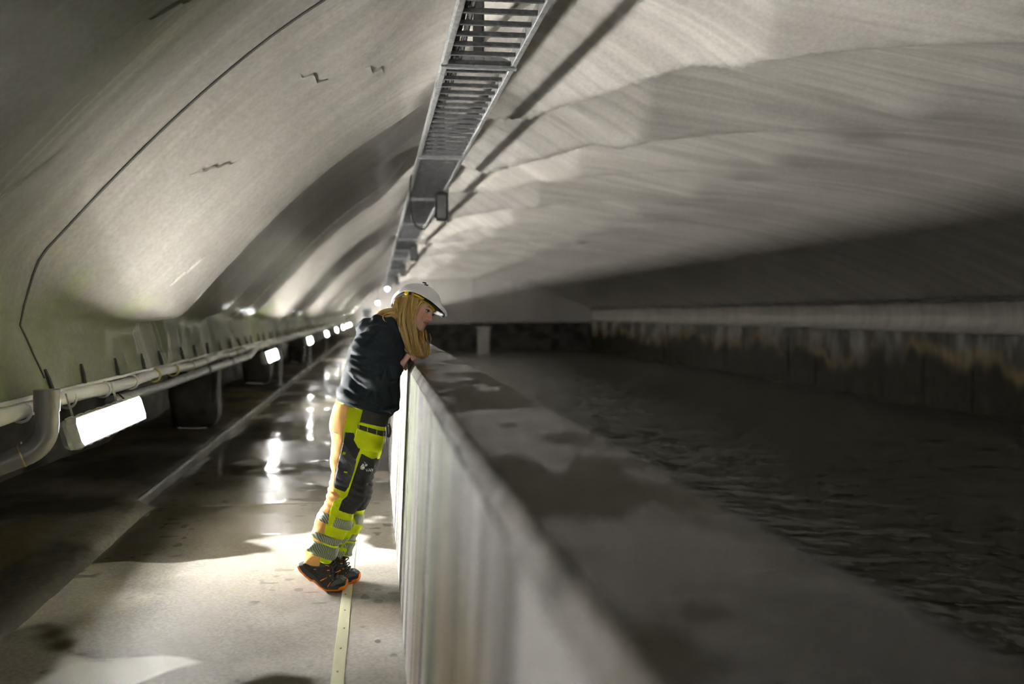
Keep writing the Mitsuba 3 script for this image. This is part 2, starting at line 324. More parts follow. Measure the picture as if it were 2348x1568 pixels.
def vault_shift(X, s, y):
    """How far the sheet hangs into the tunnel at section abscissa X, arc length s, distance y."""
    ph = (y - 0.80 + 0.30 * np.sin(0.8 * X + 0.4)) / PITCHF
    k = np.floor(ph).astype(int) % 80; f = ph - np.floor(ph)
    a = FOLD_AMP[k]
    cusp = np.where(f < 0.80, (f / 0.80) ** 1.6, np.clip((1 - f) / 0.20, 0, 1) ** 0.9)
    skew = f ** 1.5
    q = (y - 9.70 + 1.13 * np.clip(X - 1.1, -0.9, 2.3) + 0.25 * np.clip(X - 3.4, 0, 4)) / 4.15
    h = q - np.floor(q); kk = np.floor(q).astype(int) % 80
    big = np.where(h < 0.36, (h / 0.36) ** 1.6, np.clip((1 - h) / 0.64, 0, 1) ** 2.0) * (0.6 + 0.4 * FOLD_AMP[kk])
    right = 0.16 * cusp * a + 1.0 * big - 0.05
    st = lambda a_, b_, x: np.clip((x - a_) / (b_ - a_), 0, 1) ** 2 * (3 - 2 * np.clip((x - a_) / (b_ - a_), 0, 1))
    amp = 0.76 * st(0.0, 1.6, X) * (1 - 0.93 * st(2.5, 8.0, X)) * (1 - 0.8 * st(12.5, 14.0, X)) * st(4.8, 7.2, y + 0.6 * X)
    # broad billows on the left flank, three metres each, the first one the largest
    fb = (y - 5.75) / 3.15
    kb = np.floor(fb).astype(int) % 80; g = fb - np.floor(fb)
    bill = np.where(g < 0.84, np.sin(np.pi / 2 * g / 0.84) ** 1.5, np.clip((1 - g) / 0.16, 0, 1) ** 0.8) * np.where(y > 5.75, 1, 0) * np.where(kb % 3 == 0, 1.0, 0.75)
    left = 0.50 * (bill - 0.40 - 0.72 * st(-2.2, 0.50, X)) * (1 - st(0.7, 2.6, X)) * st(0.25, 0.75, s)
    fn = (y - 0.9) / PITCHF; fn = fn - np.floor(fn)
    notch = 0.10 * np.exp(-((X - 6.45) / 0.55) ** 2) * np.where(fn > 0.35, ((fn - 0.35) / 0.65) ** 2, np.clip(1 - fn / 0.08, 0, 1)) + 0.05 * st(6.2, 6.8, X) * (1 - st(9, 13, X)) * (np.sin(2 * np.pi * (y - 0.9 + 0.08 * (X - 6.4)) / PITCHF) * 0.5)
    soft = notch + 0.05 * (meshkit.fbm(np.stack([y * 0.5, s * 0.35, s * 0], -1), 3, 5) - 0.5)
    skirt = (1 - st(0.35, 0.6, s)) * 0.05 * (meshkit.fbm(np.stack([y * 2.4, s * 2.0, s * 0], -1), 3, 8) - 0.5) * 2
    return amp * (right - 1.0) - 0.03 + left + soft + skirt
def vault_point(i, y, extra=0.0):
    X, s = SEC[i, 0], SL[i]
    d = vault_shift(X, s, y) + extra
    return np.stack([SEC[i, 0] + NIN[i, 0] * d, y + 0 * d, SEC[i, 1] + NIN[i, 1] * d], -1)
YV = np.r_[np.arange(-30, 2, 0.3), np.arange(2, 14, 0.035), np.arange(14, 30, 0.06), np.arange(30, 67.01, 0.1)]
I, Yg = np.meshgrid(np.arange(len(SEC)), YV, indexing='ij')
VP = vault_point(I, Yg)
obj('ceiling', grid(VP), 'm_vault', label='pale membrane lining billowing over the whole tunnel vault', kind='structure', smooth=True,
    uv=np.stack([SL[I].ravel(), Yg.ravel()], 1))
obj('added_rock_shell', cat_([box(-3.9, 15.6, -30.4, 68, 5.2, 5.4), box(-3.9, -3.5, -30.4, 68, -0.5, 5.3), box(15.0, 15.4, -30.4, 68, -1.6, 5.3), box(-3.9, 15.4, 67.2, 67.6, -1.6, 5.3)]), 'm_rock', 'ceiling', label='added rock shell behind the membrane, keeping out stray light')  # unseen shell added to stop outside light leaking round the membrane
obj('added_rear_wall', cat_([box(-3.6, 0.48, -30.4, -30, -0.5, 5.4), box(0.48, 16, -30.4, -30, -1.6, 0.6)]), 'm_rock', label='added wall behind the viewer, leaving a gap for the fill light', kind='structure')  # added unseen wall that shapes the opening for the fill light
# ------------------------------------------------------------------ membrane details
def on_vault(X, y, extra):
    i = int(np.argmin(np.abs(SEC[:, 0] - X) + 1e3 * (SL < 0.6)))
    return vault_point(i, np.array(y, float), extra)
def seam(y0, X0, X1, w, m, lab=None, lift=0.006, slant=0.0):
    idx = [i for i in range(len(SEC)) if X0 - 0.2 <= SEC[i, 0] <= X1 and SL[i] > 0.02]
    rows = []
    for q, i in enumerate(idx):
        yq = y0 + slant * (q / max(1, len(idx) - 1) - 0.5)
        rows.append([vault_point(i, np.array(yq - w / 2), -0.004), vault_point(i, np.array(yq - w / 2), lift), vault_point(i, np.array(yq + w / 2), lift), vault_point(i, np.array(yq + w / 2), -0.004)])
    obj('seam', grid(np.array(rows)), m, 'ceiling', label=lab, smooth=40)
seam(5.95, -1.86, 6.3, 0.022, 'm_seam_dark', 'dark welded seam across the membrane')
for y0 in (13.9, 23.0): seam(y0, -1.86, 6.3, 0.02, 'm_seam')
def crease(y, X, length, ang, lab=None):
    """A short weld flap standing off the sheet."""
    t = np.linspace(-0.5, 0.5, 9); rows = []
    for q in t:
        Xq, yq = X + q * length * math.cos(ang), y + q * length * math.sin(ang)
        w = 0.022 * (1 - (2 * q) ** 2) + 0.002
        rows.append([on_vault(Xq, yq - w, -0.002), on_vault(Xq, yq - w * 0.2, 0.012 * (1 - (2 * q) ** 2) + 0.001), on_vault(Xq, yq + w, -0.002)])
    obj('weld_flap', grid(np.array(rows)), 'm_vault', 'ceiling', smooth=True, uv=np.stack([np.full(27, 3.0), np.array(rows)[:, :, 1].ravel()], 1))
for y, X, L_, a in ((4.75, -0.62, 0.42, 0.75), (5.0, -1.45, 0.3, 0.5), (6.75, -0.95, 0.42, 0.9), (7.6, -1.45, 0.34, 0.5), (6.7, -0.25, 0.36, 1.1), (7.1, 0.12, 0.3, 1.1), (4.9, 1.25, 0.5, 0.4), (7.4, 1.6, 0.5, 0.6)):
    crease(y, X, L_, a)
# hem: edge batten, black strips standing for dark slits, drip pipe below
m_i = 0
YH = np.r_[np.arange(-3, 20, 0.12), np.arange(20, 66.8, 0.4)]
hem = np.array([vault_point(0, np.array(y)) for y in YH])
obj('hem_batten', tube(hem + [0.006, 0, -0.012], 0.014, 8), 'm_pale_pipe', 'ceiling', smooth=True, label='pale batten along the lower hem')
slit_strip0 = None
for k in range(44):
    y = 3.6 + 0.80 * k
    p = vault_point(0, np.array(y)); q = vault_point(2, np.array(y))
    d = (q - p) / np.linalg.norm(q - p); L = 0.125
    c0 = p + d * 0.0 + np.array([0.010, 0, 0]); c1 = c0 + d * L
    path = np.array([c0, c0 + d * L * 0.5 + [0.004, 0.004, 0], c1 + [0.002, 0.012, 0.004]])
    obj('slit_strip', tube(path, [0.014, 0.013, 0.009], 5), 'm_black', 'ceiling', label='black strip standing for a dark slit in the hem' if k == 0 else None)  # black strip put where the hem only has a dark slit
obj('hem_batten', tube(np.array([[14.36, y, 1.062] for y in np.arange(-28, 66.6, 1.0)]), 0.028, 8), 'm_plaster', 'ceiling', smooth=True)
g = thing('gutter_pipe', 'long pale drip pipe slung under the lower left hem of the membrane', 'pipe')
GX, GZ = -1.885, 0.985
gp = np.array([[GX + 0.012 * math.sin(y * 1.3), y, GZ + 0.012 * math.sin(y * 2.1 + 1)] for y in np.arange(-3, 66.5, 0.25)])
obj('pipe', tube(gp, 0.045, 12), 'm_pale_pipe', g, smooth=40)
ring = tube([[0.055 * math.cos(t), 0, 0.055 * math.sin(t)] for t in np.linspace(-2.9, 2.9, 20)], 0.009, 6)
rd = mikit.ply(ring, 'm_pale_pipe', 40); rd2 = mikit.ply(ring, 'm_yellow_strap', 40)
for k in range(78):
    y = 3.2 + 0.8 * k
    obj('hoop', copy(rd2 if k in (7, 8, 13) else rd, T().translate([GX, y, GZ - 0.006])), None, g)

# ------------------------------------------------------------------ the lamps
scene['m_glow'] = {'type': 'diffuse', 'reflectance': rgb(0.5, 0.5, 0.5)}
GLOW = {'type': 'area', 'radiance': rgb(LAMP_POWER * 1.0, LAMP_POWER * 0.965, LAMP_POWER * 0.92)}
LX, LZ, LL = -1.725, 0.815, 0.79
def hull_loft(sections):
    return trimesh.convex.convex_hull(np.vstack(sections))
def rect8(x, hy, hz, c):
    return np.array([(x, y, z) for y, z in ((-hy + c, -hz), (hy - c, -hz), (hy, -hz + c), (hy, hz - c), (hy - c, hz), (-hy + c, hz), (-hy, hz - c), (-hy, -hz + c))])
def ring8(x0, x1, a, b):
    P = np.array([rect8(x0, *a), rect8(x1, *a), rect8(x1, *b), rect8(x0, *b)])
    P = np.concatenate([P, P[:, :1]], 1)
    return grid(P)
RIM = 0.055
lamp_body = mikit.ply(cat_([hull_loft([rect8(-0.055, LL - 0.03, 0.07, 0.02), rect8(-0.02, LL, 0.088, 0.03), rect8(0.004, LL, 0.088, 0.03)]), ring8(0.0, RIM, (LL, 0.088, 0.03), (LL - 0.008, 0.080, 0.028))]), 'm_lamp_body', 30)
lamp_diff = {**mikit.ply(hull_loft([rect8(0.006, LL - 0.012, 0.078, 0.03), rect8(0.012, LL - 0.02, 0.074, 0.03)]), 'm_glow', False), 'emitter': GLOW}
clip_m = mikit.ply(tube(rounded_path([(-0.03, 0, 0.09), (0.012, 0, 0.098), (0.03, 0, 0.082)], 0.01, 4), 0.004, 5), 'm_chrome', 40)
clip_b = mikit.ply(tube(rounded_path([(-0.03, 0, -0.09), (0.012, 0, -0.098), (0.03, 0, -0.082)], 0.01, 4), 0.004, 5), 'm_chrome', 40)
hang_m = mikit.ply(cat_([tube([(-0.02, 0, 0.088), (-0.02, 0, 0.235)], 0.004, 6), tube([(-0.035, 0.02, 0.088), (-0.03, 0.02, 0.235)], 0.003, 6), bevel(-0.04, 0.0, -0.012, 0.03, 0.085, 0.093, 0.002)]), 'm_galv')
cord_m = mikit.ply(tube(smooth_path([(-0.03, LL - 0.02, 0), (-0.05, LL + 0.06, 0.03), (-0.12, LL + 0.12, 0.15), (-0.17, LL + 0.16, 0.2)], 14), 0.006, 6), 'm_black', 40)
n_seen = 0
names = ['nearest lit strip lamp, hanging beside the elbow of the grey drain pipe', 'second lit strip lamp, hanging past the silver pipe under the hem', 'third lit strip lamp along the hem, counted from the drain pipe', 'fourth lit strip lamp along the hem, counted from the drain pipe',
         'fifth lit strip lamp along the hem, counted from the drain pipe', 'sixth lit strip lamp along the hem, counted from the drain pipe', 'seventh lit strip lamp along the hem, near the far end wall', 'farthest lit strip lamp of the row under the hem']
for y in LAMP_Y:
    vis = y > 3
    lab = names[n_seen] if vis else 'added strip lamp behind the viewer, filling in light on the near side'
    n_seen += vis
    t = thing('strip_lamp', lab, 'lamp', 'strip lamps along the membrane hem')
    M = T().translate([LX, y, LZ]).rotate([0, 1, 0], -16)
    obj('housing', copy(lamp_body, M), None, t)
    obj('diffuser', copy(lamp_diff, M), None, t, label='glowing white diffuser')
    for k in range(8 if 3 < y < 20 else 0):
        o = -0.68 + 1.36 * k / 7
        obj('clip', copy(clip_m, M @ T().translate([0, o, 0])), None, t)
        obj('clip', copy(clip_b, M @ T().translate([0, o, 0])), None, t)
    for o in (-0.55, 0.45):
        obj('hanger', copy(hang_m, M @ T().translate([0, o, 0])), None, t)
    if 3 < y < 20: obj('cord', copy(cord_m, M), None, t)

# ------------------------------------------------------------------ pipes on the left
t = thing('drain_pipe', 'thick grey plastic drain pipe with an elbow beside the nearest lamp', 'pipe')
dp = rounded_path([(-1.735, 5.55, 1.10), (-1.735, 5.55, 0.80), (-2.10, 5.42, 0.66)], 0.12, 12)
obj('pipe', tube(dp, 0.060, 24), 'm_pvc', t, smooth=40)
obj('collar', tube([(-1.735, 5.55, 0.985), (-1.735, 5.55, 1.10)], 0.066, 24), 'm_pvc', t, smooth=40)
def clamp(c, ax, r):
    ax = np.array(ax, float); ax /= np.linalg.norm(ax)
    return tube([np.array(c) - ax * 0.004, np.array(c) + ax * 0.004], r, 24)
dv = np.array([-0.365, -0.13, -0.14])
for f in (0.32, 0.86):
    c = np.array([-1.735, 5.55, 0.80]) + dv * f
    k = obj('clamp', clamp(c, dv, 0.0625), 'm_brass', t, smooth=40, label='thin brass band')
    obj('bolt', cyl(c + [0, 0, 0.058], c + [0, 0, 0.075], 0.005, 8), 'm_chrome', k)
t = thing('standpipe', 'pale vertical pipe at the left edge below the drain pipe', 'pipe')
obj('pipe', cyl((-2.06, 5.43, 0.085), (-2.06, 5.43, 0.60), 0.03), 'm_pvc', t, smooth=40)
t = thing('service_pipe', 'shiny silver pipe running below the hem towards the second lamp', 'pipe')
obj('pipe', tube(rounded_path([(-1.93, 7.6, 0.86), (-1.88, 9.4, 0.865), (-1.80, 10.5, 0.90), (-1.78, 14.4, 0.91), (-1.78, 15.0, 0.98)], 0.2, 6), 0.042, 14), 'm_galv', t, smooth=40)
for y in (10.9, 12.6): obj('coupling', cyl((-1.79, y - 0.04, 0.903), (-1.79, y + 0.04, 0.903), 0.050), 'm_steel_dark', t, smooth=40)
def rock_block(x0, x1, y0, y1, z0, z1, seed, amp=0.12, n=22):
    b = trimesh.creation.icosphere(4)
    v = np.sign(b.vertices) * np.abs(b.vertices) ** 0.35
    v = (v / np.abs(v).max(0) + 1) / 2 * [x1 - x0, y1 - y0, z1 - z0] + [x0, y0, z0]
    v += (meshkit.fbm(v * 3.5, 4, seed)[:, None] - 0.5) * amp * b.vertices
    return trimesh.Trimesh(v, b.faces)
for i, (x0, x1, y0, y1, lab) in enumerate(((-2.55, -1.97, 12.6, 13.3, 'rough concrete buttress on the ledge below the silver pipe'), (-2.7, -2.15, 20.6, 21.4, 'dark rough concrete buttress on the ledge behind the second lamp'), (-2.6, -2.1, 29.5, 30.4, 'small dark concrete buttress on the ledge behind the third lamp'))):
    obj('buttress', rock_block(x0, x1, y0, y1, 0.08, 1.25, i), 'm_rock', label=lab, cat='buttress', smooth=40)
obj('wall_left', grid(np.array([[(-3.0 + 0.35 * (meshkit.fbm(np.array([y * 0.8, z * 1.3, 2.0]), 4, 2) - 0.5), y, z) for z in np.linspace(0.06, 2.0, 12)] for y in np.arange(-30, 67, 0.5)]), flip=True), 'm_rock', label='dark rough rock wall behind the ledge under the membrane hem', kind='structure', smooth=40)
post_d = mikit.ply(cat_([bevel(-0.03, 0.03, -0.03, 0.03, 0.0, 0.845, 0.005), bevel(-0.07, 0.07, -0.07, 0.07, 0.0, 0.015, 0.004)]), 'm_galv')
for y, lab in ((20.2, 'grey steel post on the kerb just past the second lamp'), (29.0, 'grey steel post on the kerb past the third lamp'), (38.5, 'grey steel post on the kerb past the fourth lamp'), (11.6, None)):
    if lab: obj('post', copy(post_d, T().translate([-1.90, y, 0.085])), None, label=lab, cat='post')

# ------------------------------------------------------------------ cable ladder under the vault
lad = thing('cable_ladder', 'long galvanised cable ladder with many rungs hung under the vault', 'cable ladder')
R0, R1, RZ = 0.425, 0.815, 3.0
def rail(x, s):
    y0, y1 = 2.2, 60.0
    return cat_([bevel(x - 0.004, x + 0.004, y0, y1, RZ, RZ + 0.085, 0.001), bevel(min(x, x + s * 0.028), max(x, x + s * 0.028), y0, y1, RZ - 0.003, RZ + 0.006, 0.001), bevel(min(x, x + s * 0.022), max(x, x + s * 0.022), y0, y1, RZ + 0.08, RZ + 0.087, 0.001)])
obj('rail', rail(R0, -1), 'm_galv', lad); obj('rail', rail(R1, 1), 'm_galv', lad)
rung = mikit.ply(bevel(R0 + 0.003, R1 - 0.003, -0.0125, 0.0125, RZ + 0.008, RZ + 0.034, 0.003), 'm_rung')
for k in range(278):
    obj('rung', copy(rung, T().translate([0, 2.355 + 0.205 * k, 0])), None, lad)
a = np.linspace(0, math.pi, 17)
prof = np.vstack([[(R1 + 0.035, RZ - 0.012), (R0 - 0.035, RZ - 0.012), (R0 - 0.035, RZ + 0.012)], [((R0 + R1) / 2 - 0.2 * math.cos(t), RZ + 0.018 + 0.055 * math.sin(t)) for t in a], [(R1 + 0.035, RZ + 0.012)]])
from shapely.geometry import Polygon
plate = trimesh.creation.extrude_polygon(Polygon(prof), 0.008, engine='earcut')
plate.apply_transform(np.array([[1, 0, 0, 0], [0, 0, 1, 0], [0, 1, 0, 0], [0, 0, 0, 1.0]])); plate.invert()
foot = bevel(R0 - 0.035, R1 + 0.035, -0.02, 0.02, RZ - 0.018, RZ - 0.008, 0.002)
plate_d = mikit.ply(cat_([plate, foot]), 'm_galv')
for k in range(15):
    y = 6.05 + 3.55 * k
    if y > 59: break
    br = obj('support_bracket', copy(plate_d, T().translate([0, y, 0])), None, lad)
    top = float(on_vault(0.62, y + 0.02, 0.0)[2])
    obj('strut', cat_([bevel(0.585, 0.592, y, y + 0.035, RZ, top + 0.01, 0.001), bevel(0.645, 0.652, y, y + 0.035, RZ, top + 0.01, 0.001), bevel(0.585, 0.652, y + 0.03, y + 0.036, RZ, top + 0.01, 0.001)]), 'm_steel_dark', br)
sl = bevel(-0.012, 0.012, -0.17, 0.17, 0.0, 0.07, 0.003)
for k, y in enumerate((7.0, 12.9, 18.9, 24.8)):
    obj('splice_plate', copy(mikit.ply(sl, 'm_galv'), T().translate([R0 - 0.012, y, RZ + 0.01])), None, lad)
    obj('splice_plate', copy(mikit.ply(sl, 'm_galv'), T().translate([R1 + 0.012, y, RZ + 0.01])), None, lad)
for k, (x, r) in enumerate(((R0 + 0.035, 0.016), (R0 + 0.07, 0.012), (R0 + 0.055, 0.013))):
    pts = np.array([[x + 0.012 * math.sin(y * 2.1 + k), y, RZ + 0.034 + r + 0.012 * (k == 2) + 0.004 * math.sin(y * 3 + k)] for y in np.arange(2.2, 60, 0.3)])
    obj('power_cable', tube(pts, r, 8), 'm_black', label='black power cable lying in the cable ladder %s' % ('against its left rail', 'second from its left rail', 'on top of the two others')[k], cat='cable', group='cables in the ladder', smooth=40)
def switch_box(y, lab, first):
    t = thing('hanging_box', lab, 'box', 'dark boxes on the cable ladder')
    obj('body', bevel(0.715, 0.86, y, y + 0.16, 2.645, 2.985, 0.012), 'm_black', t)
    obj('cover', bevel(0.73, 0.845, y - 0.012, y + 0.003, 2.67, 2.95, 0.006), 'm_steel_dark', t)
    obj('bracket', cat_([bevel(0.862, 0.874, y - 0.01, y + 0.14, 2.62, 3.03, 0.003), bevel(0.79, 0.874, y + 0.04, y + 0.1, 2.981, 2.9955, 0.003)]), 'm_steel_dark', t)
    if first:
        obj('screw', trimesh.creation.icosphere(2, 0.006).apply_translation((0.83, y - 0.014, 2.83)), 'm_chrome', t)
        obj('cord', tube(smooth_path([(0.39, y - 1.0, 3.05), (0.375, y - 1.0, 2.90), (0.38, y - 0.95, 2.70), (0.42, y - 0.7, 2.56), (0.52, y - 0.4, 2.50), (0.62, y - 0.1, 2.58), (0.70, y + 0.05, 2.70), (0.72, y + 0.06, 2.72)], 50), 0.010, 8), 'm_black', t, smooth=40)
for y, lab in ((12.2, 'dark box with a looped cable hanging below the cable ladder'), (21.5, 'second dark box hanging from the right rail of the cable ladder'), (30.5, 'third dark box hanging from the cable ladder'), (39.5, 'farthest dark box hanging from the cable ladder')):
    switch_box(y, lab, y < 13)
spot_m = {**mikit.ply(trimesh.creation.icosphere(2, 0.09), 'm_glow', True), 'emitter': {'type': 'area', 'radiance': rgb(0.16, 0.16, 0.16)}}
cap_m = mikit.ply(trimesh.creation.cylinder(0.11, 0.12, 24).apply_translation((0, 0, 0.11)), 'm_steel_dark', 40)
for (px, py, y), lab in (((888, 662, 53.0), 'upper of two small round lights below the far end of the ladder'), ((866, 694, 60.5), 'lower of two small round lights below the far end of the ladder')):
    p = W(px, py, y)
    t = thing('round_light', lab, 'lamp')
    obj('globe', copy(spot_m, T().translate(p.tolist())), None, t); obj('cap', copy(cap_m, T().translate(p.tolist())), None, t)
    obj('rod', cyl(p + [0, 0, 0.15], np.array([p[0], p[1], 3.05 if y < 60 else float(on_vault(p[0], p[1], 0)[2]) - 0.01]), 0.012, 8), 'm_steel_dark', t)

# ------------------------------------------------------------------ far side and end wall
t = thing('wall_pipe', 'long grey pipe on brackets along the right side above the basin wall', 'pipe')
PX, PZ = 14.44, 1.86
obj('pipe', cyl((PX, -5, PZ), (PX, 66.4, PZ), 0.05), 'm_steel_dark', t, smooth=40)
bk = mikit.ply(cat_([bevel(-0.02, 0.14, -0.025, 0.025, -0.06, -0.045, 0.004), bevel(-0.015, 0.02, -0.02, 0.02, -0.06, 0.19, 0.004)]), 'm_steel_dark')
for k in range(30): obj('bracket', copy(bk, T().translate([PX, 3.2 + 2.25 * k - 2.25, PZ])), None, t)
t = thing('water_pillar', 'pale concrete pillar standing in the water near the far end', 'pillar')
obj('shaft', bevel(6.02, 6.68, 59.2, 59.8, -1.55, 0.66, 0.04), 'm_plaster', t); obj('cap', bevel(5.96, 6.74, 59.14, 59.86, 0.6, 0.72, 0.03), 'm_plaster', t)
obj('pin', bevel(6.3, 6.4, 59.45, 59.55, 0.70, 0.92, 0.01), 'm_steel_dark', t)
w = obj('window_1', bevel(-0.95, -0.42, 66.93, 67.02, 1.22, 1.84, 0.01), 'm_steel_dark', label='dark square hatch in the pale end wall left of the woman', kind='structure')
obj('frame', cat_([box(-1.0, -0.37, 66.9, 67.0, 1.84, 1.9), box(-1.0, -0.37, 66.9, 67.0, 1.16, 1.22), box(-1.0, -0.95, 66.9, 67.0, 1.16, 1.9), box(-0.42, -0.37, 66.9, 67.0, 1.16, 1.9)]), 'm_galv', w)
scene['m_hatch'] = {'type': 'twosided', 'b': {'type': 'principled', 'base_color': rgb(0.03, 0.035, 0.035), 'roughness': 0.3}}
obj('pane', box(-0.93, -0.44, 66.91, 66.935, 1.24, 1.82), 'm_hatch', w)
# floor marking tape with its fixing pins
tp = thing('marking_tape', 'pale yellow marking strip pinned along the floor under the boots', 'tape')
obj('strip', bevel(-0.192, -0.138, 2.0, 30.0, 0.0005, 0.0035, 0.001), 'm_tape', tp)
pin = mikit.ply(trimesh.creation.cylinder(0.004, 0.003, 10).apply_translation((0, 0, 0.0045)), 'm_steel_dark')
for k in range(14): obj('pin', copy(pin, T().translate([-0.165 + RS.uniform(-0.01, 0.01), 3.9 + 0.29 * k, 0])), None, tp)
# ------------------------------------------------------------------ distance-field modelling for the person
F = np.float32
def V(*a): return np.array(a, F)
def smin(a, b, k):
    h = np.clip(0.5 + 0.5 * (b - a) / k, 0, 1); return b + (a - b) * h - k * h * (1 - h)
def smax(a, b, k): return -smin(-a, -b, k)
def rcone(p, a, b, ra, rb, sy=1.0):
    """A tapering limb from a to b; sy squashes it across (along y)."""
    a, b = np.asarray(a, F), np.asarray(b, F)
    s = V(1, 1 / sy, 1); q = (p - a) * s; d = (b - a) * s
    t = np.clip((q @ d) / max(float(d @ d), 1e-9), 0, 1)
    return np.linalg.norm(q - t[:, None] * d, axis=1) - (ra + (rb - ra) * t)
def chain(p, pts, rs, k, sy=1.0):
    d = rcone(p, pts[0], pts[1], rs[0], rs[1], sy)
    for i in range(1, len(pts) - 1): d = smin(d, rcone(p, pts[i], pts[i + 1], rs[i], rs[i + 1], sy), k)
    return d
def ell(p, c, r):
    q = p - np.asarray(c, F); r = np.asarray(r, F)
    k0 = np.linalg.norm(q / r, axis=1); k1 = np.linalg.norm(q / (r * r), axis=1) + 1e-9
    return k0 * (k0 - 1) / k1
def poly2(x, z, P):
    """Signed distance to a polygon in the x-z plane."""
    P = np.asarray(P, F); d = np.full(x.shape, 1e9, F); s = np.ones(x.shape, F)
    for i in range(len(P)):
        a, b = P[i], P[i - 1]; ex, ez = b - a; wx, wz = x - a[0], z - a[1]
        t = np.clip((wx * ex + wz * ez) / (ex * ex + ez * ez + 1e-12), 0, 1)
        d = np.minimum(d, (wx - ex * t) ** 2 + (wz - ez * t) ** 2)
        c1, c2, c3 = z >= a[1], z < b[1], ex * wz > ez * wx
        s = np.where((c1 & c2 & c3) | (~c1 & ~c2 & ~c3), -s, s)
    return s * np.sqrt(d)
def ns(p, f, seed=0): return meshkit.noise(np.asarray(p) * f, seed).astype(F) - 0.5
def march(fn, lo, hi, h):
    """Surface nets of fn(p) < 0 in the box lo..hi with cells of h; only blocks near the surface are evaluated."""
    lo, hi = np.asarray(lo, float), np.asarray(hi, float); B = 8
    nb = np.maximum(1, np.ceil((hi - lo) / (h * B)).astype(int)); n = nb * B
    D = np.full(n, 1.0, F)
    bi = np.stack(np.meshgrid(*[np.arange(k) for k in nb], indexing='ij'), -1).reshape(-1, 3)
    cen = (lo + (bi * B + (B - 1) / 2) * h).astype(F)
    dc = np.concatenate([fn(c) for c in np.array_split(cen, max(1, len(cen) // 60000))])
    near = np.abs(dc) < h * B * 1.15
    D = np.repeat(np.repeat(np.repeat(dc.reshape(nb), B, 0), B, 1), B, 2).astype(F)
    o = np.stack(np.meshgrid(*[np.arange(B)] * 3, indexing='ij'), -1).reshape(-1, 3)
    act = bi[near]
    for part in np.array_split(act, max(1, len(act) // 300)):
        if not len(part): continue
        idx = (part[:, None, :] * B + o[None]).reshape(-1, 3)
        D[idx[:, 0], idx[:, 1], idx[:, 2]] = fn((lo + idx * h).astype(F))
    S = D < 0
    c = np.zeros(tuple(n - 1), int)
    for a in np.ndindex(2, 2, 2): c += S[a[0]:n[0] - 1 + a[0], a[1]:n[1] - 1 + a[1], a[2]:n[2] - 1 + a[2]]
    cells = np.argwhere((c > 0) & (c < 8))
    if not len(cells): raise ValueError('empty field')
    acc = np.zeros((len(cells), 3)); cnt = np.zeros(len(cells))
    cor = np.array(list(np.ndindex(2, 2, 2)))
    val = np.stack([D[tuple((cells + k).T)] for k in cor], 1)
    for i in range(8):
        for j in range(i + 1, 8):
            if np.abs(cor[i] - cor[j]).sum() != 1: continue
            m = (val[:, i] < 0) != (val[:, j] < 0); t = val[:, i] / (val[:, i] - val[:, j] + 1e-12)
            acc[m] += cor[i] + t[m, None] * (cor[j] - cor[i]); cnt[m] += 1
    v = lo + (cells + acc / np.maximum(cnt, 1)[:, None]) * h
    ID = np.full(tuple(n - 1), -1, int); ID[tuple(cells.T)] = np.arange(len(cells))
    faces = []
    for ax in range(3):
        u, w = (ax + 1) % 3, (ax + 2) % 3
        sl0 = [slice(1, -1)] * 3; sl1 = [slice(1, -1)] * 3
        sl0[ax] = slice(0, -1); sl1[ax] = slice(1, None)
        A_, B_ = S[tuple(sl0)], S[tuple(sl1)]
        for flip in (0, 1):
            e = np.argwhere((A_ & ~B_) if not flip else (~A_ & B_))
            if not len(e): continue
            off = np.ones(3, int); off[ax] = 0; e = e + off
            du, dw = np.zeros(3, int), np.zeros(3, int); du[u] = 1; dw[w] = 1
            q = np.stack([ID[tuple(x.T)] for x in (e - du - dw, e - dw, e, e - du)], 1)
            q = q[(q >= 0).all(1)]
            faces.append(q if not flip else q[:, ::-1])
    q = np.vstack(faces)
    return trimesh.Trimesh(v, np.vstack([q[:, [0, 1, 2]], q[:, [0, 2, 3]]]), process=False)
def relax(m, it=4):
    """Taubin smoothing with uniform weights over the mesh edges."""
    f = np.asarray(m.faces); v = np.array(m.vertices, float); n = len(v)
    e = np.unique(np.sort(np.vstack([f[:, [0, 1]], f[:, [1, 2]], f[:, [2, 0]]]), axis=1), axis=0); e = e[e[:, 0] != e[:, 1]]
    from scipy.sparse import coo_matrix, diags
    A = coo_matrix((np.ones(2 * len(e)), (np.r_[e[:, 0], e[:, 1]], np.r_[e[:, 1], e[:, 0]])), shape=(n, n)).tocsr()
    dg = np.asarray(A.sum(1)).ravel(); ok = dg > 0; L = diags(1 / np.maximum(dg, 1)) @ A
    for k in range(it * 2):
        v = v + (0.5 if k % 2 == 0 else -0.52) * np.where(ok[:, None], L @ v - v, 0)
    return trimesh.Trimesh(v, f, process=False)

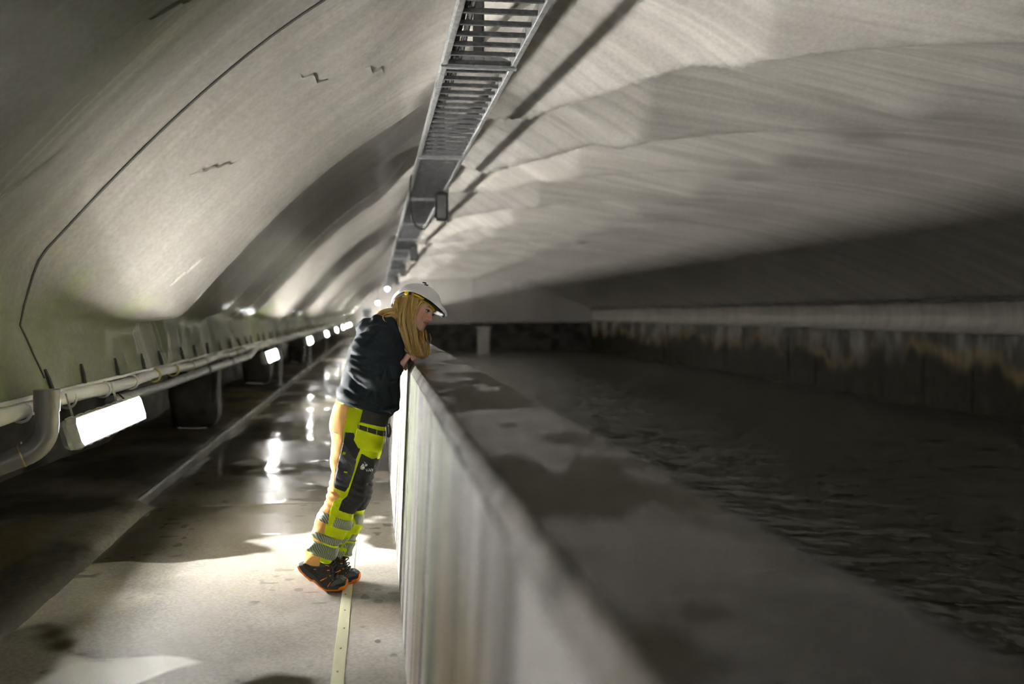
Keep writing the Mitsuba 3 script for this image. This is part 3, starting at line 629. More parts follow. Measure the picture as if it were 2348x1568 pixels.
# ------------------------------------------------------------------ pose (right side of the body towards the viewer)
Y0 = 5.55
def J(px, py, dy=0.0): return W(px, py, Y0 + dy).astype(F)
def poly(pts, dy): return [(lambda q: (q[0], q[2]))(W(a, b, Y0 + dy)) for a, b in pts]
HIP_R, KNEE_R, ANK_R = J(822, 968, -0.085), J(797, 1122, -0.095), J(733, 1276, -0.095)
HIP_L, KNEE_L, ANK_L = J(832, 968, 0.085), J(812, 1122, 0.075), J(773, 1274, 0.050)
def trousers0(p):
    d = chain(p, [HIP_R + V(0.005, 0, -0.02), (HIP_R + KNEE_R) / 2 + V(0.006, 0, 0), KNEE_R, (KNEE_R + ANK_R) / 2 + V(-0.004, 0, 0.0), ANK_R], [0.122, 0.112, 0.088, 0.082, 0.080], 0.05, 0.86)
    l = chain(p, [HIP_L + V(0.005, 0, -0.02), (HIP_L + KNEE_L) / 2, KNEE_L, (KNEE_L + ANK_L) / 2, ANK_L], [0.122, 0.110, 0.086, 0.080, 0.076], 0.05, 0.86)
    d = np.minimum(d, l) if False else smin(d, l, 0.012)
    d = smin(d, ell(p, J(825, 948, 0), (0.150, 0.175, 0.120)), 0.05)
    d = smin(d, ell(p, J(798, 975, -0.075), (0.100, 0.095, 0.105)), 0.04)          # seat
    d = smin(d, ell(p, J(800, 975, 0.075), (0.095, 0.095, 0.105)), 0.04)
    return d
def folds(p):
    q = p - KNEE_R
    kn = np.exp(-(q[:, 2] / 0.10) ** 2); an = np.exp(-((p[:, 2] - 0.22) / 0.11) ** 2)
    wob = ns(p * V(1, 1, 0.6), 9, 3) * 0.030
    s1 = np.sin((p[:, 2] + 0.55 * p[:, 0] + wob) * 150) * 0.0035 * kn
    s2 = np.sin((p[:, 2] - 0.7 * p[:, 0] + wob * 1.6) * 95 + 1.0) * 0.0055 * an
    hipf = np.sin((p[:, 2] * 0.8 + 0.9 * p[:, 0] + ns(p, 8, 21) * 0.05) * 70) * 0.0030 * np.exp(-((p[:, 2] - 0.72) / 0.10) ** 2)
    return s1 + s2 + hipf + ns(p * V(1, 1, 0.55), 16, 5) * 0.010 + ns(p, 40, 6) * 0.0015
AX_R = (ANK_R - KNEE_R) / np.linalg.norm(ANK_R - KNEE_R); AX_L = (ANK_L - KNEE_L) / np.linalg.norm(ANK_L - KNEE_L)
TOPN = V(0.36, 0, 0.93)
def trousers(p):
    d = trousers0(p) + folds(p)
    right = p[:, 1] < Y0 - 0.02
    t = np.where(right, (p - KNEE_R) @ AX_R, (p - KNEE_L) @ AX_L)
    d = smax(d, t - np.where(right, 0.405, 0.365), 0.008)
    d = smax(d, ((p - J(800, 921, 0)) @ TOPN), 0.01)
    return d
TB_LO, TB_HI = (-0.46, 5.25, 0.10), (0.16, 5.86, 1.06)

# materials of the clothes
def cloth(name, c, rough=0.8, sheen=0.3, amp=0.0006, fr=240):
    return bumped(name, c, rough, 0.25, lambda p, n, uv: noise(p.x * fr, p.y * fr, p.z * fr), amp, eps=1.5e-3, sheen=sheen)
cloth('m_hivis', proc(lambda p, n, uv: mix((0.64, 0.74, 0.008), (0.76, 0.86, 0.012), fbm(p.x * 30, p.y * 30, p.z * 30, 2))))
cloth('m_hivis_lit', proc(lambda p, n, uv: mix((0.88, 0.46, 0.13), (0.95, 0.54, 0.18), fbm(p.x * 18, p.y * 18, p.z * 18, 2))))  # hi-vis yellow as overexposed by the lamp, put into the colour
cloth('m_canvas', proc(lambda p, n, uv: mix((0.030, 0.030, 0.032), (0.055, 0.054, 0.058), fbm(p.x * 60, p.y * 60, p.z * 60, 2))), 0.75)
cloth('m_canvas_grey', proc(lambda p, n, uv: mix((0.060, 0.058, 0.066), (0.10, 0.098, 0.108), fbm(p.x * 60, p.y * 60, p.z * 60, 2))), 0.7)
def hoodie_col(p, n, uv): return mix((0.015, 0.021, 0.026), (0.031, 0.042, 0.050), fbm(p.x * 45, p.y * 45, p.z * 45, 3))
cloth('m_hoodie', proc(hoodie_col), 0.85, 0.25, 0.0008, 300)
def refl_col(p, n, uv):
    s = (p.x * 0.95 + p.z * 0.30 + p.y * 0.6) * 620.0
    return mix((0.15, 0.19, 0.055), (0.40, 0.43, 0.36), smoothstep(-0.35, 0.35, dr.sin(s)))
mat('m_reflective', proc(refl_col), 0.45, 0.5)
mat('m_orange', (0.85, 0.24, 0.012), 0.5, 0.4)
mat('m_boot', proc(lambda p, n, uv: mix((0.012, 0.012, 0.012), (0.035, 0.035, 0.034), noise(p.x * 130, p.y * 130, p.z * 130))), 0.55, 0.4)
mat('m_boot_grey', (0.075, 0.085, 0.09), 0.4, 0.5)
mat('m_midsole', (0.05, 0.05, 0.052), 0.55, 0.4)
mat('m_white', (0.72, 0.72, 0.70), 0.5, 0.4)
mat('m_helmet', (0.78, 0.77, 0.75), 0.16, 0.6, clearcoat=0.6, clearcoat_gloss=0.9)
mat('m_strap', (0.78, 0.50, 0.01), 0.4, 0.5)
scene['m_skin'] = {'type': 'twosided', 'b': {'type': 'principled', 'base_color': {'type': 'mesh_attribute', 'name': 'vertex_color'}, 'roughness': 0.45, 'specular': 0.4}}
scene['m_hair'] = {'type': 'twosided', 'b': {'type': 'principled', 'base_color': {'type': 'mesh_attribute', 'name': 'vertex_color'}, 'roughness': 0.38, 'specular': 0.5, 'anisotropic': 0.5}}

person = thing('person', 'woman in white hard hat, dark hoodie and yellow work trousers leaning on the parapet', 'person')
tr = obj('trousers', relax(march(trousers, TB_LO, TB_HI, 0.0055), 3), 'm_hivis', person, 'hi-vis yellow work trousers', smooth=True)
def panel(name, region, off, m, h=0.004, lo=TB_LO, hi=TB_HI, parent=None, label=None, under=0.006, fold=1.0, **kw):
    """A piece of cloth sewn on the trousers: their surface raised by off, within the region."""
    def fn(p):
        d = trousers0(p) + fold * folds(p)
        return smax(np.maximum(d - off, -(d + under)), region(p), 0.0025)
    return obj(name, march(fn, lo, hi, h), m, parent or tr, label, smooth=60, **kw)
def side(pts, dy=-0.20):
    """Region of the viewer-side half of the near leg within a polygon cut through the cloth sideways."""
    P = poly(pts, dy)
    return lambda p: np.maximum(poly2(p[:, 0], p[:, 2], P), p[:, 1] - (Y0 - 0.075))
def px_box(pts, dy=-0.2, y=(5.24, 5.56)):
    q = np.array(poly(pts, dy)); a, b = q.min(0) - 0.02, q.max(0) + 0.02
    return dict(lo=(a[0], y[0], a[1]), hi=(b[0], y[1], b[1]))
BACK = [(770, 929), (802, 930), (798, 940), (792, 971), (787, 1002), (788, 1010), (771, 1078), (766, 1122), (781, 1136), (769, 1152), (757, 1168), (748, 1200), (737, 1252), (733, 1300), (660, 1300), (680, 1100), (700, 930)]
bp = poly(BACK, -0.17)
panel('lit_back', lambda p: np.maximum(poly2(p[:, 0], p[:, 2], bp), (p[:, 1] - (Y0 - 0.005))), 0.0022, 'm_hivis_lit', 0.0045, lo=(-0.46, 5.30, 0.10), hi=(-0.08, 5.57, 1.02), label='back of the yellow trousers in peach, overexposed lamp light put into the colour')  # lamp-lit back of the yellow cloth, painted as a peach copy
POCKET = [(791, 992), (811, 993), (822, 1027), (826, 1029), (813, 1063), (796, 1122), (791, 1129), (766, 1121), (765, 1109), (771, 1075), (787, 1011)]
pk = panel('thigh_pocket', side(POCKET), 0.006, 'm_canvas', label='black cargo pocket', **px_box(POCKET))
POUCH = [(787, 1014), (801, 1034), (817, 1056), (812, 1078), (799, 1119), (770, 1114), (767, 1105), (772, 1075)]
panel('pouch', side(POUCH), 0.011, 'm_canvas_grey', parent=pk, fold=1.6, **px_box(POUCH))
SLIP = [(775, 1074), (798, 1079), (792, 1096), (783, 1104), (768, 1096)]
panel('slip_pocket', side(SLIP), 0.016, 'm_canvas_grey', h=0.003, parent=pk, **px_box(SLIP))
TAB = [(789, 1080), (797, 1082), (796, 1086), (788, 1084)]
panel('tab', side(TAB), 0.019, 'm_hivis', h=0.002, parent=pk, **px_box(TAB))
b = J(789, 1038.5, -0.20)
def surface_y(px, py, f=None):
    """Depth at which the viewer-side surface of the trousers lies behind a pixel."""
    ys = np.linspace(5.25, 5.60, 300); q = np.array([W(px, py, y) for y in ys]).astype(F)
    d = (f or (lambda p: trousers0(p) + folds(p)))(q); k = np.argmax(d < 0)
    return q[k]
b = surface_y(789, 1038.5)
obj('button', trimesh.creation.cylinder(0.0085, 0.006, 20).apply_transform(trimesh.geometry.align_vectors([0, 0, 1], [0, -1, 0])).apply_translation(b + V(0, -0.013, 0)), 'm_hivis', pk)
KNEE = [(829, 1038), (853, 1053), (905, 1062), (880, 1130), (840, 1192), (803, 1181), (776, 1170), (785, 1146), (796, 1137), (809, 1099)]
kp = poly(KNEE, -0.17)
kneep = panel('knee_panel', lambda p: np.maximum(poly2(p[:, 0], p[:, 2], kp), p[:, 1] - (Y0 - 0.003)), 0.0045, 'm_canvas', lo=(-0.25, 5.30, 0.40), hi=(0.13, 5.56, 0.80), label='black knee panel')
KL = [(800, 1050), (905, 1055), (880, 1130), (850, 1171), (790, 1169)]
kq = poly(KL, 0.03)
panel('knee_panel', lambda p: np.maximum(poly2(p[:, 0], p[:, 2], kq), (Y0 + 0.004) - p[:, 1]), 0.0045, 'm_canvas', lo=(-0.25, 5.53, 0.36), hi=(0.15, 5.74, 0.80))
S = 0.00243
for a, b_, w in ((61, 82, 0), (106, 123.4, 0), (127, 156, 0)):
    panel('reflective_band', lambda p, a=a, b_=b_: np.maximum(np.abs((p - KNEE_R) @ AX_R - (a + b_) / 2 * S) - (b_ - a) / 2 * S, p[:, 1] - (Y0 - 0.012)), 0.0046, 'm_reflective', lo=(-0.46, 5.28, 0.12), hi=(-0.02, 5.56, 0.50), label='grey reflective band' if a == 61 else None)
    o = -9
    panel('reflective_band', lambda p, a=a + o, b_=b_ + o: np.maximum(np.abs((p - KNEE_L) @ AX_L - (a + b_) / 2 * S) - (b_ - a) / 2 * S, (Y0 - 0.005) - p[:, 1]), 0.0046, 'm_reflective', lo=(-0.36, 5.52, 0.10), hi=(0.05, 5.74, 0.50))
FLY = [(783, 1146), (776, 1170), (762, 1212), (749, 1212), (757, 1172), (764, 1150)]
panel('zip_flap', side(FLY), 0.009, 'm_hivis', fold=1.8, **px_box(FLY))
# holster pocket: dark top, yellow bag, loop belt
HB = dict(lo=(-0.14, 5.14, 0.72), hi=(0.14, 5.56, 1.02))
HTOP = [(833, 936), (893, 958), (889, 985), (829, 971), (825, 968)]
hol = panel('holster_pocket', side([(821, 970), (829, 967), (886, 983), (893, 982), (890, 1000), (883, 1012), (878, 1033), (866, 1041), (829, 1029), (821, 1027), (811, 1008), (818, 984)]), 0.030, 'm_hivis', label='yellow holster pocket', fold=2.6, **HB)
panel('holster_top', side(HTOP), 0.026, 'm_canvas', parent=hol, label='dark top of the holster pocket', fold=2.6, **HB)
BELT = [(821, 972), (891, 994), (886, 1005), (820, 982)]
panel('loop_belt', side(BELT), 0.035, 'm_canvas', h=0.003, parent=hol, label='dark loop belt', fold=2.6, **HB)
for (x0, y0) in ((823.5, 977), (843, 984), (864, 991), (880, 997)):
    q = [(x0 - 0.8, y0 - 5), (x0 + 1.0, y0 - 5), (x0 + 0.2, y0 + 6), (x0 - 1.6, y0 + 6)]
    panel('belt_stitch', side(q), 0.037, 'm_hivis', h=0.0015, parent=hol, fold=2.6, **px_box(q, y=(5.12, 5.5)))
c = surface_y(886, 985)
obj('clip', cat_([tube(rounded_path([c + V(0.012, -0.03, 0.035), c + V(0.022, -0.03, 0.0), c + V(0.014, -0.03, -0.035), c + V(0.004, -0.03, -0.03), c + V(0.002, -0.03, 0.02)], 0.008, 5), 0.006, 8)]), 'm_black', hol, smooth=40)
WB = [(765, 927), (770, 921), (783, 912), (834, 930), (834, 945), (806, 932), (782, 926)]
panel('waistband', lambda p, P=poly(WB, -0.17): np.maximum(poly2(p[:, 0], p[:, 2], P), p[:, 1] - (Y0 + 0.16)), 0.009, 'm_hivis', lo=(-0.30, 5.30, 0.93), hi=(0.0, 5.75, 1.07))
BP = [(778, 925), (781, 919), (806, 924), (803, 931)]
panel('belt_patch', side(BP), 0.012, 'm_canvas_grey', h=0.003, **px_box(BP))
# print on the knee panel and the seat
def lay(mesh, px, py, ang=0.0, up=0.0, lift=0.006):
    """Lay flat lettering on the viewer side of the trousers."""
    m = mesh.copy(); m.apply_transform(trimesh.transformations.rotation_matrix(math.pi / 2, [1, 0, 0]))   # upright, facing -y
    m.apply_transform(trimesh.transformations.rotation_matrix(ang, [0, 1, 0]))
    c = surface_y(px, py); m.apply_translation(c.astype(float) + [0, 0, 0])
    vv = np.array(m.vertices)
    for i in range(len(vv)):
        ys = np.linspace(c[1] - 0.06, c[1] + 0.10, 80); q = np.stack([np.full(80, vv[i, 0]), ys, np.full(80, vv[i, 2])], 1).astype(F)
        d = trousers0(q) + folds(q); k = np.argmax(d < lift)
        vv[i, 1] = ys[k] - 0.0008 * (i % 2)
    m.vertices = vv; return m
bub = []
for (px, py, r) in ((831.5, 1071.2, 0.0125), (839.5, 1066, 0.0075), (832.5, 1064.5, 0.0055), (837.5, 1061.3, 0.0032), (835.5, 1059, 0.0026)):
    c = trimesh.creation.cylinder(r, 0.001, 24); c = c.subdivide(); bub.append(lay(c, px, py))
obj('bubble_emblem', cat_(bub), 'm_white', kneep, 'white bubble emblem')
obj('letters', lay(meshkit.text_mesh('VAV', 0.016, 0.001, True).subdivide(), 837.5, 1080.5, 0.12), 'm_white', kneep, 'white letters')
obj('letters', lay(meshkit.text_mesh('VARDEN', 0.007, 0.0006).subdivide(), 759.5, 989, 0.25, lift=0.003), 'm_canvas_grey', tr, 'small grey letters')

# ------------------------------------------------------------------ boots
BOOT = [(255, 570), (330, 690), (440, 790), (620, 935), (690, 935), (900, 1130), (1030, 1200), (1350, 1195), (1540, 1150), (1605, 1060), (1612, 960), (1570, 900), (1470, 855), (1360, 850), (1270, 800), (1225, 680), (1190, 560), (1200, 480), (1275, 340), (1150, 290), (900, 300), (640, 340), (470, 430), (420, 470), (300, 510), (262, 540)]
def bx_(pts): return poly([(660 + a / 11.74, 1240 + c / 11.74) for a, c in pts], -0.10)
BPTS = bx_(BOOT); BY = Y0 - 0.10
zmin = min(z for x, z in BPTS); BDZ = 0.0046 - zmin
BPTS = [(x, z + BDZ) for x, z in BPTS]
def boot_w(p):
    """Half width of the boot along its length."""
    x = (p[:, 0] - BPTS[0][0]) / (BPTS[10][0] - BPTS[0][0])
    w = np.interp(x, [-0.1, 0.0, 0.12, 0.35, 0.6, 0.8, 0.93, 1.0, 1.1], [0.012, 0.022, 0.034, 0.035, 0.043, 0.046, 0.038, 0.020, 0.01]).astype(F)
    return w - 0.10 * np.maximum(p[:, 2] - 0.10, 0) * (x > 0.45) 
def boot0(p, grow=0.0):
    d2 = poly2(p[:, 0], p[:, 2], BPTS) - grow
    return smax(d2, np.abs(p[:, 1] - BY - 0.008 * np.clip((p[:, 0] + 0.35) * 3, 0, 1)) - boot_w(p) - grow, 0.022)
def shifted(pts): return [(x, z + BDZ) for x, z in bx_(pts)]
def boot_piece(region, off, h=0.003, under=0.004):
    def fn(p):
        d = boot0(p) + ns(p, 60, 2) * 0.002
        return smax(np.maximum(d - off, -(d + under)), region(p), 0.002)
    return march(fn, (-0.47, BY - 0.08, -0.02), (-0.10, BY + 0.09, 0.24), h)
upper = march(lambda p: boot0(p) + ns(p, 60, 2) * 0.003, (-0.47, BY - 0.08, -0.02), (-0.10, BY + 0.09, 0.24), 0.003)
SOLE_T = [(200, 500), (300, 505), (330, 590), (420, 700), (500, 770), (640, 880), (720, 890), (930, 1080), (1050, 1140), (1340, 1140), (1400, 1080), (1540, 1050), (1575, 930), (1700, 930), (1700, 1300), (900, 1300), (200, 900)]
sp = shifted(SOLE_T)
tread = np.pi * 2 / 0.022
sole = boot_piece(lambda p: poly2(p[:, 0], p[:, 2], sp), 0.0035)
MID_T = [(290, 500), (420, 460), (480, 560), (560, 640), (700, 740), (900, 960), (990, 1060), (1250, 1080), (1380, 1060), (1400, 1090), (1345, 1150), (1050, 1150), (930, 1090), (720, 900), (640, 890), (500, 780), (420, 710), (330, 600)]
mp_ = shifted(MID_T); mids = boot_piece(lambda p: poly2(p[:, 0], p[:, 2], mp_), 0.0030)
TOE_T = [(1130, 1060), (1150, 1000), (1300, 880), (1430, 845), (1520, 900), (1510, 970), (1300, 1020), (1240, 1070)]
tp_ = shifted(TOE_T); toe = boot_piece(lambda p: poly2(p[:, 0], p[:, 2], tp_), 0.0028)
stripes = [[(860, 905), (1065, 800), (1080, 830), (880, 935)], [(1055, 1075), (1140, 945), (1180, 940), (1090, 1085)], [(690, 595), (770, 600), (780, 635), (705, 620)], [(1050, 620), (1135, 615), (1130, 645), (1060, 650)], [(1115, 760), (1165, 750), (1170, 785), (1125, 795)], [(890, 490), (1060, 495), (1150, 530), (1145, 548), (1050, 515), (890, 505)], [(1030, 440), (1090, 390), (1240, 335), (1250, 350), (1110, 405), (1040, 455)], [(1200, 870), (1235, 880), (1230, 910), (1200, 900)]]
sreg = [shifted(s) for s in stripes]
def any_stripe(p):
    d = poly2(p[:, 0], p[:, 2], sreg[0])
    for s in sreg[1:]: d = np.minimum(d, poly2(p[:, 0], p[:, 2], s))
    return d
trim = boot_piece(any_stripe, 0.0022, 0.0022)
lace = []
for (a, c) in (((1150, 620), (1240, 560)), ((1140, 780), (1260, 700)), ((1210, 880), (1290, 800)), ((1100, 560), (1220, 480))):
    p0, p1 = np.array(shifted([a])[0]), np.array(shifted([c])[0])
    y0_, y1_ = BY - 0.040, BY + 0.040
    pts = [(p0[0], y0_, p0[1]), (p1[0] + 0.006, BY - 0.020, p1[1] + 0.004), (p1[0] + 0.010, BY, p1[1] + 0.006), (p1[0] + 0.006, BY + 0.02, p1[1] + 0.004), (p0[0], y1_, p0[1])]
    lace.append(tube(smooth_path(pts, 14), 0.0032, 6))
lace = cat_(lace)
gait = tube([ANK_R + V(-0.008, -0.002, -0.045) + V(0, 0, 0.0), ANK_R + V(0.0, 0, 0.05)], [0.056, 0.060], 20)
for k, (M, lab) in enumerate(((T(), 'black safety boot with orange sole, heel raised'), (T().translate([0.066, 0.140, 0.0]), 'far black safety boot with orange sole'))):
    bt = obj('boot', copy(mikit.ply(upper, 'm_boot', True), M), None, person, lab)
    obj('outsole', copy(mikit.ply(sole, 'm_orange', 60), M), None, bt, 'orange sole')
    obj('midsole', copy(mikit.ply(mids, 'm_midsole', 60), M), None, bt)
    obj('toe_cap', copy(mikit.ply(toe, 'm_boot_grey', 60), M), None, bt)
    obj('orange_trim', copy(mikit.ply(trim, 'm_orange', False), M), None, bt, 'orange trim')
    obj('laces', copy(mikit.ply(lace, 'm_boot', 40), M), None, bt)
    obj('gaiter', copy(mikit.ply(gait, 'm_canvas_grey', 40), M), None, bt, 'grey inner cuff')
# ------------------------------------------------------------------ head frame
def rot(ax, deg): return trimesh.transformations.rotation_matrix(math.radians(deg), ax)[:3, :3]
HR = rot([0, 0, 1], -38) @ rot([0, 1, 0], 19) @ rot([1, 0, 0], -20)
EYE_L0 = np.array([0.078, -0.031, 0.0])
HO = W(977.6, 712.0, 5.50) - HR @ EYE_L0
def to_head(p): return ((p.astype(float) - HO) @ HR).astype(F)
def hw(q): return np.asarray(q, float) @ HR.T + HO
# ------------------------------------------------------------------ hoodie
SH_R, EL_R, WR_R = J(868, 778, -0.145), J(833, 838, -0.195), J(908, 847, -0.100)
SH_L, EL_L, WR_L = J(880, 780, 0.150), J(908, 824, 0.190), J(916, 823, 0.290)
HAX = np.array([0.30, 0, 0.954], F); HAX /= np.linalg.norm(HAX)        # spine direction of the lower torso
def torso(p):
    d = chain(p, [J(838, 935), J(850, 880), J(864, 815), J(874, 782)], [0.140, 0.142, 0.138, 0.105], 0.06, 1.15)
    d = smin(d, ell(p, J(872, 790), (0.105, 0.185, 0.085)), 0.06)
    d = smin(d, ell(p, J(846, 915, 0), (0.160, 0.175, 0.080)), 0.05)
    return d
def sleeve(p):
    up = chain(p, [SH_R, (SH_R + EL_R) / 2 + V(-0.008, -0.01, 0.012), EL_R], [0.086, 0.090, 0.086], 0.03)
    lo = chain(p, [EL_R, J(860, 858, -0.185), J(889, 854, -0.150), WR_R], [0.083, 0.082, 0.064, 0.038], 0.03)
    lo2 = chain(p, [EL_L, WR_L], [0.062, 0.040], 0.03)
    ul = chain(p, [SH_L, EL_L], [0.082, 0.066], 0.03)
    return smin(up, lo, 0.02), smin(ul, lo2, 0.03)
def crease(p, a, b, w, dep, bend=0.0):
    """A soft groove along a segment (positive depth digs in)."""
    a, b = np.asarray(a, F), np.asarray(b, F); d = b - a
    t = np.clip(((p - a) @ d) / float(d @ d), 0, 1)
    near = np.clip((Y0 - 0.04 - p[:, 1]) / 0.04, 0, 1)
    c = a + t[:, None] * d + (4 * t * (1 - t) * bend)[:, None] * V(0, 0, 1)
    r = np.hypot(p[:, 0] - c[:, 0], p[:, 2] - c[:, 2]) + 0.15 * np.abs(p[:, 1] - c[:, 1])
    return dep * near * np.exp(-(r / w) ** 2) * np.clip(4 * t * (1 - t) + 0.25, 0, 1)
SY = -0.22
CR = [((803, 812), (842, 817), 0.010, 0.016, -0.004), ((808, 827), (838, 835), 0.010, 0.016, -0.006), ((806, 842), (858, 852), 0.011, 0.018, -0.012), ((812, 858), (862, 874), 0.010, 0.012, -0.016),
      ((878, 838), (866, 874), 0.008, 0.018, 0.0), ((885, 838), (885, 876), 0.007, 0.018, 0.0), ((892, 838), (900, 872), 0.007, 0.018, 0.0), ((900, 836), (906, 866), 0.006, 0.014, 0.0), ((846, 800), (890, 792), 0.016, 0.010, 0.01), ((845, 830), (884, 826), 0.012, 0.014, 0.01),
      ((838, 790), (866, 752), 0.010, 0.016, 0.01), ((826, 796), (852, 776), 0.010, 0.010, 0.0)]
RID = [((806, 835), (850, 844), 0.009, 0.010, -0.006), ((818, 850), (866, 866), 0.011, 0.012, -0.012), ((882, 838), (874, 878), 0.006, 0.014, 0.0), ((889, 838), (893, 880), 0.006, 0.014, 0.0), ((896, 838), (904, 872), 0.005, 0.010, 0.0), ((846, 770), (880, 750), 0.012, 0.014, 0.02), ((806, 820), (840, 826), 0.008, 0.008, 0.0)]
BCR = [((851, 877), (846, 922), 0.005, 0.010, 0.0), ((792, 893), (828, 912), 0.009, 0.014, -0.006), ((815, 905), (870, 935), 0.010, 0.014, -0.008), ((862, 940), (908, 925), 0.010, 0.012, 0.0), ((806, 868), (836, 905), 0.014, 0.010, 0.0), ((866, 892), (884, 940), 0.014, 0.012, 0.0), ((892, 880), (904, 930), 0.012, 0.012, 0.0)]
BRID = [((793, 887), (822, 903), 0.010, 0.012, 0.0), ((806, 900), (862, 932), 0.010, 0.012, -0.006), ((872, 946), (912, 934), 0.010, 0.012, 0.0), ((858, 885), (866, 935), 0.012, 0.010, 0.0), ((820, 872), (850, 915), 0.014, 0.008, 0.0)]
def hoodie(p):
    t = torso(p); r, l = sleeve(p)
    sf = np.zeros(len(p), F)
    for a, b, w, dep, bend in CR: sf += crease(p, J(*a, SY), J(*b, SY), w * 1.6, dep, bend)
    for a, b, w, dep, bend in RID: sf -= crease(p, J(*a, SY), J(*b, SY), w * 1.6, dep, bend)
    r = r + sf + np.sin((p[:, 0] * 0.5 + p[:, 2]) * 110 + ns(p, 12, 4) * 5) * 0.0022
    # body folds hanging from the chest to the hem
    bs = np.zeros(len(p), F)
    for a, b, w, dep, bend in BCR: bs += crease(p, J(*a, -0.16), J(*b, -0.16), w * 1.7, dep, bend)
    for a, b, w, dep, bend in BRID: bs -= crease(p, J(*a, -0.16), J(*b, -0.16), w * 1.7, dep, bend)
    t = t + bs
    fold = np.sin(((p - J(850, 900)) @ V(0.85, 0.35, -0.25)) * 60 + ns(p * V(1, 1, 0.4), 7, 9) * 6) * 0.0045 + ns(p, 14, 11) * 0.010
    hem = (p - J(846, 938)) @ HAX
    t = t + fold - 0.018 * np.exp(-((hem - 0.045) / 0.03) ** 2)
    t = smin(t, r, 0.018); t = smin(t, l, 0.03)
    # hood lying bunched on the back and round the neck
    hood = chain(p, [J(850, 778, -0.10), J(843, 762, -0.05), J(842, 755, 0.03), J(856, 768, 0.12)], [0.040, 0.052, 0.052, 0.040], 0.04)
    hood = smin(hood, chain(p, [J(846, 765, -0.09), J(866, 742, -0.085), J(890, 742, -0.075), J(906, 762, -0.07)], [0.042, 0.040, 0.036, 0.032], 0.03), 0.03)
    hood = smin(hood, chain(p, [J(850, 755, 0.05), J(875, 740, 0.08), J(905, 760, 0.085)], [0.045, 0.04, 0.034], 0.03), 0.03)
    hood = hood + ns(p * V(1, 0.7, 1.4), 22, 13) * 0.012 + crease(p, J(838, 790, -0.15), J(868, 745, -0.13), 0.010, 0.010)
    t = smin(t, hood, 0.022)
    # hem: the cloth ends along a slanting line
    cut = -((p - J(845, 941)) @ HAX) - 0.005
    t = smax(t, np.where(p[:, 1] < 99, cut, cut), 0.010)
    # cuff opening
    t = np.maximum(t, -(np.linalg.norm(p - J(917, 843, -0.083), axis=1) - 0.030))
    return np.maximum(t + ns(p, 55, 3) * 0.0014, (p[:, 0] - (XT - 0.012)) * (p[:, 2] < 1.20) - (p[:, 2] >= 1.20) * 1.0)
hd = obj('hoodie', relax(march(hoodie, (-0.32, 5.16, 0.86), (0.32, 5.97, 1.58), 0.005), 3), 'm_hoodie', person, 'dark blue-grey hoodie', smooth=True)
def rib(p):
    t = torso(p) - 0.001 + ns(p, 14, 11) * 0.006
    h = (p - J(845, 941)) @ HAX
    ang = np.arctan2(p[:, 1] - Y0, p[:, 0] - J(845, 935)[0])
    t = t + 0.0012 * np.sin(ang * 110) - 0.010 * np.exp(-((h - 0.020) / 0.015) ** 2)
    return np.maximum(smax(t, np.abs(h - 0.012) - 0.026, 0.012), p[:, 0] - (XT - 0.014))
obj('waist_rib', march(rib, (-0.30, 5.25, 0.84), (0.25, 5.85, 1.06), 0.005), 'm_hoodie', hd, smooth=True)
cf = np.array([J(902, 850, -0.118), J(909, 847, -0.100), J(915, 843, -0.086)])
obj('cuff', tube(cf, [0.037, 0.035, 0.031], 28), 'm_hoodie', hd, smooth=50)
for dy in (-0.05, 0.02):
    p0 = J(915, 775, dy)
    obj('drawstring', tube(smooth_path([p0, p0 + V(0.012, -0.004, -0.04), p0 + V(0.010, -0.006, -0.09)], 12), 0.003, 6), 'm_canvas_grey', hd)
